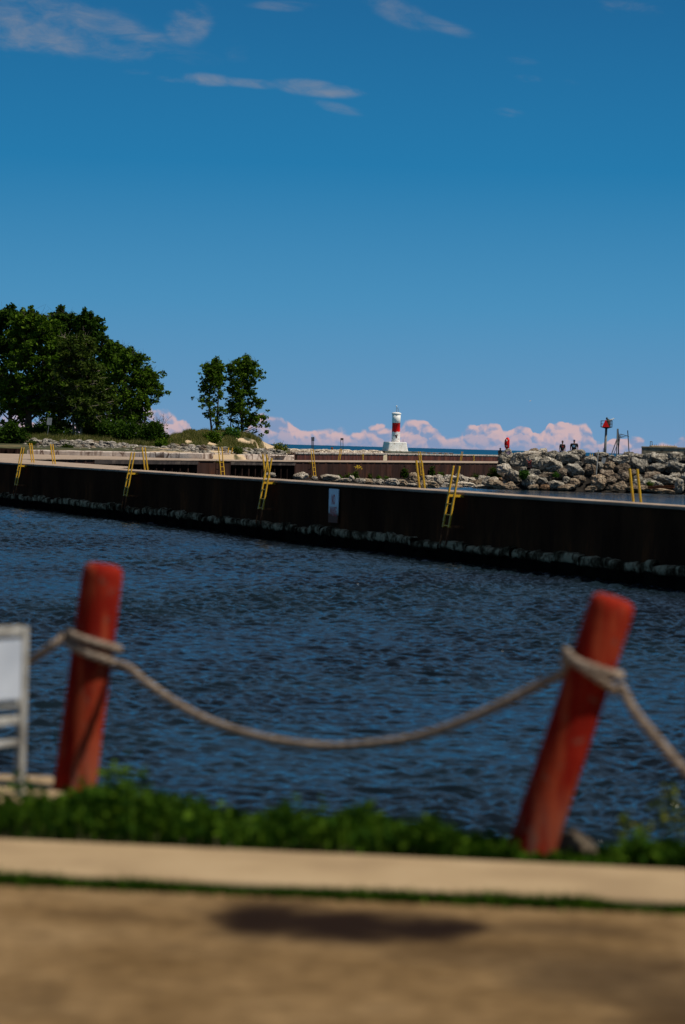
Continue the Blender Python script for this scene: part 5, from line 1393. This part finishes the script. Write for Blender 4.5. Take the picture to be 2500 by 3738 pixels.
def forest():
    G = 'trees on the shore at the left'
    px_tree(-190,1612,252,1180,[(1500,-330,-60),(1400,-340,-50),(1250,-320,-60),(1140,-220,-160)],91,'tree of the left grove standing past the left edge of the picture',m='leaf',nb=30,leaf=.24,dens=.8,trunk=.3,clump=.5,group=G)
    px_tree(35,1612,262,1105,[(1560,-90,140),(1450,-100,150),(1250,-90,150),(1160,-60,120),(1110,10,60)],1,'tall dark tree at the left frame edge, slim trunk',m='leaf_dark',nb=46,leaf=.22,dens=.95,trunk=.22,clump=.52,group=G)
    px_tree(102,1616,250,1118,[(1530,0,210),(1450,-30,250),(1300,-30,260),(1200,0,230),(1140,50,170),(1120,90,120)],2,'large tree with the thickest trunk, second from the left',m='leaf',nb=58,leaf=.22,dens=1.0,trunk=.36,clump=.52,group=G)
    px_tree(215,1612,264,1112,[(1540,120,320),(1450,90,360),(1320,110,370),(1220,140,340),(1160,170,300),(1120,190,250)],3,'tall dark tree with knobbly top shoots behind the grove centre',m='leaf_dark',nb=56,leaf=.22,dens=1.0,trunk=.25,clump=.5,group=G)
    px_tree(305,1612,260,1125,[(1540,210,420),(1420,200,440),(1320,210,420),(1230,250,395),(1180,270,350),(1135,280,310)],4,'dark tree whose top leans right above the grove',m='leaf_dark',nb=50,leaf=.22,dens=.95,trunk=.22,clump=.5,group=G)
    px_tree(283,1606,236,1205,[(1560,175,400),(1470,150,420),(1380,160,380),(1290,185,340),(1230,210,310),(1210,240,270)],5,'olive green tree with pale forked stems in front of the grove',m='leaf_olive',nb=56,leaf=.20,dens=1.0,trunk=.11,bark='pale_bark',stems=3,clump=.48,group=G)
    px_tree(405,1612,250,1240,[(1550,300,520),(1450,300,540),(1350,310,520),(1290,340,480),(1250,380,440)],6,'mid green tree right of the pale stemmed one',m='leaf',nb=44,leaf=.20,dens=.75,trunk=.18,clump=.44,group=G)
    px_tree(457,1610,246,1268,[(1555,380,560),(1480,370,590),(1400,380,600),(1340,410,560),(1290,440,530),(1275,480,510)],7,'airy green tree at the right end of the grove',m='leaf',nb=50,leaf=.19,dens=.72,trunk=.13,clump=.40,group=G,bare=.15)
    px_tree(520,1612,248,1340,[(1545,440,560),(1480,440,592),(1420,450,600),(1370,470,580),(1345,500,560)],8,'slender tree whose branches reach furthest right out of the grove',m='leaf',nb=38,leaf=.19,dens=.72,trunk=.10,clump=.38,group=G,bare=.12)
    # two-and-one trees on the dune
    px_tree(781,1598,247,1305,[(1560,715,800),(1500,705,810),(1440,712,814),(1380,700,812),(1335,705,800),(1308,725,785)],9,'slender twin stemmed tree, leftmost of the three on the dune',m='leaf',nb=34,leaf=.18,dens=.72,trunk=.10,stems=2,clump=.34,group='trees on the dune',bare=.12)
    px_tree(838,1596,250,1312,[(1540,820,868),(1470,822,870),(1400,822,868),(1340,825,860),(1318,828,850)],10,'thin wispy tree between the two larger ones on the dune',m='leaf',nb=22,leaf=.18,dens=.6,trunk=.06,clump=.30,group='trees on the dune',bare=.3)
    px_tree(884,1602,248,1297,[(1592,900,965),(1560,860,972),(1500,815,975),(1430,825,962),(1380,840,955),(1330,860,940),(1300,895,925)],11,'bushiest tree on the dune with low branches at its right side',m='leaf',nb=50,leaf=.18,dens=.9,trunk=.11,clump=.36,group='trees on the dune',bare=.05)
forest()

def bush(px, py, D, w, h, seed, label, m='leaf_dark', leaf=.15, n=2600, cat='bush', name='bush', group=None, twig='bark', droop=1.0):
    b = at(px, py, D); s = D/F; rg = np.random.RandomState(seed); e = empty(name, tuple(b), label, cat, group)
    W_, H_ = w*s/2, h*s; tb = MB(); P = []
    for i in range(16):
        a = rg.uniform(0, 6.28); r_ = rg.rand()**.5; q = rg.uniform(.45,1)
        tip = Vector((math.cos(a)*r_*W_*.85, math.sin(a)*r_*W_*.6, H_*q*(1-.35*r_*r_)*.92)); tb.tube([(rg.normal(0,.06),rg.normal(0,.06),-.1), tip*.5+Vector((0,0,.05)), tip],[.025,.015,.005],5)
        k = n//16; cs = .26*min(W_,H_)+.1; g_ = rg.normal(size=(k,3))*cs*.55; P.append(g_+np.array(tip))
        P.append(rg.normal(size=(k//3,3))*cs*.5+np.array(tip*.5))
    P = np.concatenate(P); P[:,2] = np.abs(P[:,2])
    tb.build('stems', MAT[twig], e); leaves('foliage', P, leaf, MAT[m], e, seed=seed); return e
def shrubs():
    G = 'bushes along the foot of the grove'
    bush(30,1640,224,130,95,61,'dark bush at the left frame edge above the sheet piles','leaf_dark',.16,4200,group=G)
    bush(95,1612,238,160,55,62,'low dark bush under the thickest trunk','leaf_dark',.16,3000,group=G)
    bush(-60,1632,226,160,110,63,'dark bush past the left edge of the picture','leaf_dark',.16,3600,group=G)
    bush(205,1612,242,180,75,64,'dark green undergrowth around the leaning sign','leaf_dark',.16,3600,group=G)
    bush(340,1612,240,150,110,65,'undergrowth right of the pale forked stems','leaf_dark',.16,4200,group=G)
    bush(430,1622,234,160,85,66,'dark round bush in the middle of the grove foot','leaf_dark',.16,4200,group=G)
    bush(490,1634,231,150,90,67,'dark bush left of the last bush of the grove','leaf_dark',.16,4200,group=G)
    bush(560,1636,229,95,98,68,'dark dense bush at the right end of the grove under the bare twigs','leaf_dark',.15,4600,group=G)
    bush(590,1640,225,50,38,69,'low bright green plant at the right foot of the grove','leaf',.12,1000,group=G)
    bush(842,1612,238,58,52,70,'fresh green young bush on the dune between the trees','leaf_light',.13,1700)
    bush(775,1628,234,70,50,71,'dark green shrub on the dune below the twin stemmed tree','leaf',.13,1800)
    bush(1026,1660,262,48,44,72,'yellow green plant in front of the pale breakwater','leaf_yellow',.13,700,'plant','plant',twig='leaf_yellow')
    bush(870,1662,218,36,30,73,'small green plant growing in the gap of the pale wall','leaf_olive',.11,500,'plant','plant')
    bush(118,1632,221,34,20,74,'small green plant on the riprap beside the left ladder','leaf_olive',.11,400,'plant','plant')
    bush(245,1644,219,40,20,75,'small green plant low on the riprap','leaf_olive',.11,400,'plant','plant')
    bush(790,1727,203,56,46,76,'green vine growing over the ladder of the middle pier','leaf',.13,1100,'vine','vine')
    # plants at the foot of the middle pier
    G = 'weeds at the foot of the middle pier'
    for px, py, w, h, m_, lab in ((1235,1755,24,20,'leaf','small weed left of the flowering one'),(1273,1757,38,34,'leaf','dark bushy weed left of the yellow flowers'),(1297,1762,18,46,'leaf_olive','tall thin weed carrying yellow flowers'),(1350,1757,14,30,'leaf_olive','thin weed right of the yellow flowers'),
          (1383,1760,24,22,'leaf','low weed midway along the pier foot'),(1413,1764,28,28,'leaf','round green weed left of the tall ladder'),(1478,1755,30,50,'leaf_dark','dark climbing weed left of the second tall ladder'),(1577,1748,22,50,'leaf_dark','dark tall weed right of the second tall ladder'),
          (1610,1748,34,24,'leaf','low weed cluster against the wall, right part'),(1735,1752,50,22,'leaf_olive','wide weed cluster near the boulders'),(1745,1768,14,20,'leaf','small leafy weed among the shore rocks'),(1800,1757,44,60,'leaf_dark','large dark green bush where pier and boulders meet'),(1815,1765,30,56,'leaf','bright green bush against the first boulder')):
        p0, t = seg_at(min(px,1800), J2L); D = p0.y-1.2
        if px > 1780: D = 242.5
        bush(px, py, D, w*.85, h*.95, int(px), lab, m_, .10, 260 if h < 40 else 500, 'plant', 'weed', G)
    bush(1911,1750,238.8,26,36,77,'green tuft growing between the boulders under the red letters','leaf_light',.10,1300,'plant','weed')
    bush(2029,1742,239.6,22,14,78,'small tuft on the brown boulder in the pile','leaf_light',.09,400,'plant','weed')
    bush(2372,1775,238.4,22,14,79,'small tuft near the rusty beam','leaf',.09,350,'plant','weed')
    # yellow flowers
    e = empty('flower_head', at(1306,1745,222), 'cluster of yellow flowers against the brown steel wall', 'flower')
    b = e.location; t = at(1307,1706,222)-b; mb = MB(); mb.tube([(0,0,0), t*.6+Vector((.03,0,0)), t],[.012,.01,.006],5); mb.build('stem', MAT['leaf_olive'], e)
    rg = np.random.RandomState(5); leaves('petals', rg.normal(size=(55,3))*np.array([.13,.1,.08])+np.array(t), .07, MAT['flower'], e, seed=3)
    # bare twigs above the last bush
    b = at(585, 1560, 231); e = empty('bare_shrub', b, 'leafless reddish twigs rising above the last bush against the cloud', 'shrub'); s = 231/F
    mb = MB(); rr = random.Random(4)
    for i in range(11):
        a = rr.uniform(-.5,.7); L_ = rr.uniform(.6,1.2); p = Vector((0,0,-.3)); d = Vector((math.sin(a)*.8, rr.uniform(-.3,.3), 1)).normalized(); path = [p]
        for k in range(5): d = (d+Vector((rr.uniform(-.25,.25),rr.uniform(-.2,.2),.05))).normalized(); path.append(path[-1]+d*L_*.27)
        mb.tube(path, [.02,.017,.014,.011,.009,.005], 4)
        for k in (2,3,4): q = path[k]; mb.tube([q, q+Vector((rr.uniform(-.3,.3),0,rr.uniform(.15,.35)))],[.009,.004],3)
    mb.build('twigs', MAT['twig'], e)
    # leaning sign in front of the grove
    D = 233; b = at(170, 1602, D); e = empty('sign', b, 'grey blank sign board leaning on a thin post before the trees', 'sign')
    A = [at(x,y,D)-b for x,y in ((170,1550),(187,1552),(190,1526),(173,1524))]
    mb = MB(); mb.add([(p.x,0,p.z) for p in A]+[(p.x,.02,p.z) for p in A],[(0,1,2,3),(7,6,5,4),(0,4,5,1),(1,5,6,2),(2,6,7,3),(3,7,4,0)]); mb.build('panel', MAT['sign_grey'], e)
    t = at(181,1530,D)-b; mb = MB(); mb.tube([(0,.04,-.1),(t.x,.04,t.z)], .025, 6); mb.build('post', MAT['pole'], e)
shrubs()

# ------------------------------------------------------------------ red posts, rope, white frame
POST1 = (at(268,2935,13.2), at(378,2062,13.2)); POST2 = (at(1929,3144,11.5), at(2243,2182,11.5))
POST3 = (Vector((2.95,11.2,0)), Vector((3.0,11.2,1.02))); POST0 = (Vector((-3.65,13.6,0)), Vector((-3.65,13.6,1.08)))
def red_posts():
    def worn(z0):
        def ex(g, col, tc):
            sx = g.new('ShaderNodeSeparateXYZ'); g.put(sx.inputs[0], tc.outputs['Object'])
            n = g.noise(g.comb(g.m('MULTIPLY', sx.outputs[0], 9), g.m('MULTIPLY', sx.outputs[1], 9), g.m('MULTIPLY', sx.outputs[2], 1.6)), 1.0, 4, .6)
            f = g.m('MULTIPLY', g.ss(n, .50, .60), g.ss(sx.outputs[2], .32, .12, 0, 1))
            col = g.mix(g.m('MULTIPLY', f, .6), col, (.22,.13,.09))
            n3 = g.noise(g.comb(g.m('MULTIPLY', sx.outputs[0], 14), g.m('MULTIPLY', sx.outputs[1], 14), g.m('MULTIPLY', sx.outputs[2], 2.2)), 1.0, 3, .5)
            col = g.mix(g.m('MULTIPLY', g.ss(n3, .48, .64), .75), col, (.33,.055,.020))
            n4 = g.noise(tc.outputs['Object'], 16, 5, .7)
            col = g.mix(g.m('MULTIPLY', g.ss(n4, .60, .64), .7), col, (.13,.075,.05))
            # vertical grain cracks
            n2 = g.noise(g.comb(g.m('MULTIPLY', sx.outputs[0], 45), g.m('MULTIPLY', sx.outputs[1], 45), g.m('MULTIPLY', sx.outputs[2], 1.5)), 1.0, 3, .6)
            return g.mix(g.m('MULTIPLY', g.ss(n2, .56, .68), .55), col, (.16,.012,.006))
        return ex
    m = vary('red_wood', [(.3,(.15,.0055,.002)),(.6,(.22,.010,.0035)),(.8,(.30,.022,.008))], 2.5, 5, .85, .3, 20, bdist=.006, spec=.08, extra=worn(0))
    for (b, t), lab, r_ in ((POST1,'upright round red painted wooden post, left of the two, rope around it',.097),(POST2,'strongly leaning round red painted wooden post, right of the two, rope around it',.095),
        (POST3,'next red post of the row, past the right edge of the picture',.095),(POST0,'next red post of the row, past the left edge of the picture',.095)):
        o_z = 0.0; d = (t-b); L_ = d.length
        b0 = Vector((b.x, b.y, 0.0)) if abs(b.z) < .1 else b
        e = empty('wooden_post', b0, lab, 'post', 'red posts carrying the rope')
        mb = MB(); d = t-b0; L_ = d.length; q = d.to_track_quat('Z','Y').to_matrix().to_4x4()
        mb.lathe([(r_*1.03,-.35),(r_*1.03,0),(r_,.3),(r_*.985,L_-.06),(r_*.96,L_-.028),(r_*.86,L_-.008),(r_*.6,L_+.003),(r_*.1,L_+.006)], 40, q); mb.build('shaft', m, e, smooth=True)
red_posts()
def rope():
    def axis(P, f): b, t = P; b = Vector((b.x,b.y,0)); return b+(t-b)*f
    # wrap heights: where the rope crosses each post
    def onpost(P, px, py): 
        # height fraction whose projected y matches
        best = None
        for k in range(200):
            f = k/199; q = CM3.transposed() @ (axis(P,f)-Vector((0,0,CAMZ))); y = 1869-(q.y/-q.z)*F
            if best is None or abs(y-py) < best[0]: best = (abs(y-py), f)
        return best[1]
    f1 = onpost(POST1, 330, 2350); f2 = onpost(POST2, 2150, 2450)
    P = []
    def span(pl, D0, D1):
        n = len(pl); out = []
        for i, (x, y) in enumerate(pl): out.append(at(x, y, D0+(D1-D0)*i/(n-1)))
        return out
    path = []
    path += [Vector((-3.62,13.5,.80)), Vector((-3.45,13.55,.70)), Vector((-3.05,13.6,.52))]
    path += span([(-250,2545),(-100,2515),(0,2478),(60,2445),(130,2400),(200,2352)], 13.6, 13.15)
    rr_ = .097+.022
    def wrap(Pst, f, a0, a1, z0, z1, n=10):
        b, t = Pst; b = Vector((b.x,b.y,0)); ax = (t-b).normalized(); c = b+(t-b)*f
        u_ = Vector((1,0,0)) - ax*ax.x; u_.normalize(); w_ = ax.cross(u_)
        if w_.y > 0: w_ = -w_      # towards the viewer
        return [c + u_*math.cos(R(a0+(a1-a0)*k/n))*rr_ + w_*math.sin(R(a0+(a1-a0)*k/n))*rr_ + ax*(z0+(z1-z0)*k/n) for k in range(n+1)]
    path += wrap(POST1, f1, 180, -90, .045, -.035, 16)      # across the front, round the back
    path += wrap(POST1, f1, -110, -180, -.03, .0, 4)
    path += wrap(POST1, f1, 170, 15, .0, -.075, 10)
    path += span([(470,2440),(526,2487),(638,2566),(749,2627),(893,2678),(1036,2710),(1211,2727),(1355,2718),(1514,2694),(1674,2641),(1833,2570),(1993,2487),(2065,2450)], 13.05, 11.5)
    path += wrap(POST2, f2, 170, -90, .02, .02, 16)
    path += wrap(POST2, f2, -110, -180, .03, .05, 4)
    path += wrap(POST2, f2, 170, 10, .045, -.05, 10)
    path += span([(2268,2510),(2310,2590),(2391,2690),(2487,2800),(2600,2900)], 11.45, 11.25)
    path += [Vector((1.62,11.2,.30)), Vector((2.0,11.2,.26)), Vector((2.4,11.2,.38)), Vector((2.78,11.2,.70)), Vector((2.86,11.10,.74)), Vector((2.95,11.08,.74))]
    # smooth (Catmull-Rom) and twist three strands
    Q = []
    for i in range(len(path)-1):
        p0, p1, p2, p3 = path[max(0,i-1)], path[i], path[i+1], path[min(len(path)-1,i+2)]
        n = max(2, int((p2-p1).length/.012))
        for k in range(n):
            t = k/n; Q.append(.5*((2*p1)+(p2-p0)*t+(2*p0-5*p1+4*p2-p3)*t*t+(3*p1-p0-3*p2+p3)*t*t*t))
    Q.append(path[-1])
    mb = MB()
    for s in range(3):
        L_ = 0; pts_ = []; up = Vector((0,0,1))
        for i, p in enumerate(Q):
            if i: L_ += (p-Q[i-1]).length
            t = (Q[min(i+1,len(Q)-1)]-Q[max(0,i-1)]).normalized(); a = t.cross(up).normalized(); b = a.cross(t)
            up = b; ph = L_/.11*2*math.pi + s*2*math.pi/3
            pts_.append(p + (a*math.cos(ph)+b*math.sin(ph))*.0095)
        mb.tube(pts_, .0125, 7)
    m = vary('rope', [(.3,(.16,.115,.08)),(.6,(.26,.20,.15)),(.8,(.36,.29,.22))], 30, 4, .95, .5, 200, bdist=.002)
    o = mb.build('rope', m, smooth=True); tag(o, 'thick weathered twisted rope sagging between the two red posts', 'rope')
rope()

def white_frame():
    D = 13.0
    b = atz(70, 2918, 0.0); D = b.y
    e = empty('railing_frame', b, 'white painted metal frame holding a white panel, cut by the left edge of the picture', 'railing', None, R(58))
    q = lambda px, py: at(px, py, D)-b
    zt = q(92, 2288).z; x = 0.0
    def beam(a, c, w, name, m='frame_paint', y=0.0, dy=.045):
        a, c = Vector(a), Vector(c); mb = MB(); d = (c-a); L_ = d.length; M_ = Matrix.Translation(a) @ d.to_track_quat('X','Z').to_matrix().to_4x4()
        mb.box((0,-dy,-w),(L_,dy,w), M_); return mb.build(name, MAT[m], e, bevel=.006)
    mb = MB(); mb.box((x-.022,-.018,-.1),(x+.022,.018,zt)); mb.build('post', MAT['frame_paint'], e, bevel=.006)
    mb = MB(); mb.box((-1.5,-.022,-.1),(-1.444,.022,zt)); mb.build('post', MAT['frame_paint'], e, bevel=.006)
    xl = -1.44; x -= .03
    for name, y0, y1, hh in (('top_rail',2296,2304,.024),('lower_rail',2556,2570,.020),('middle_rail',2618,2634,.020),('bottom_rail',2702,2712,.014)):
        zr = q(60, (y0+y1)/2).z; dz = (q(60,y1).z - q(60,y0).z)
        beam((xl,0,zr),(x,0,zr), hh, name, 'frame_paint', dy=.016)
    z1 = q(50,2345).z; z0 = q(50,2545).z
    mb = MB(); mb.add([(xl,-.034,z0),(x-.02,-.034,z0),(x-.02,-.034,z1+.02),(xl,-.034,z1+.02),(xl,-.024,z0),(x-.02,-.024,z0),(x-.02,-.024,z1+.02),(xl,-.024,z1+.02)],[(0,1,2,3),(7,6,5,4),(0,4,5,1),(1,5,6,2),(2,6,7,3),(3,7,4,0)])
    mb.build('panel', vary('panel_white', [(.3,(.44,.47,.52)),(.7,(.58,.61,.66))], 2, 5, .5, 0), e)
    # stone right of the leaning post
    p = at(2080, 3100, 11.55); rock('stone', SMALL[2], (p.x, 11.55, .04), (.24,.16,.15), 'rock_tan', 'pale tan stone on the bank just right of the leaning post', 'stone')
white_frame()
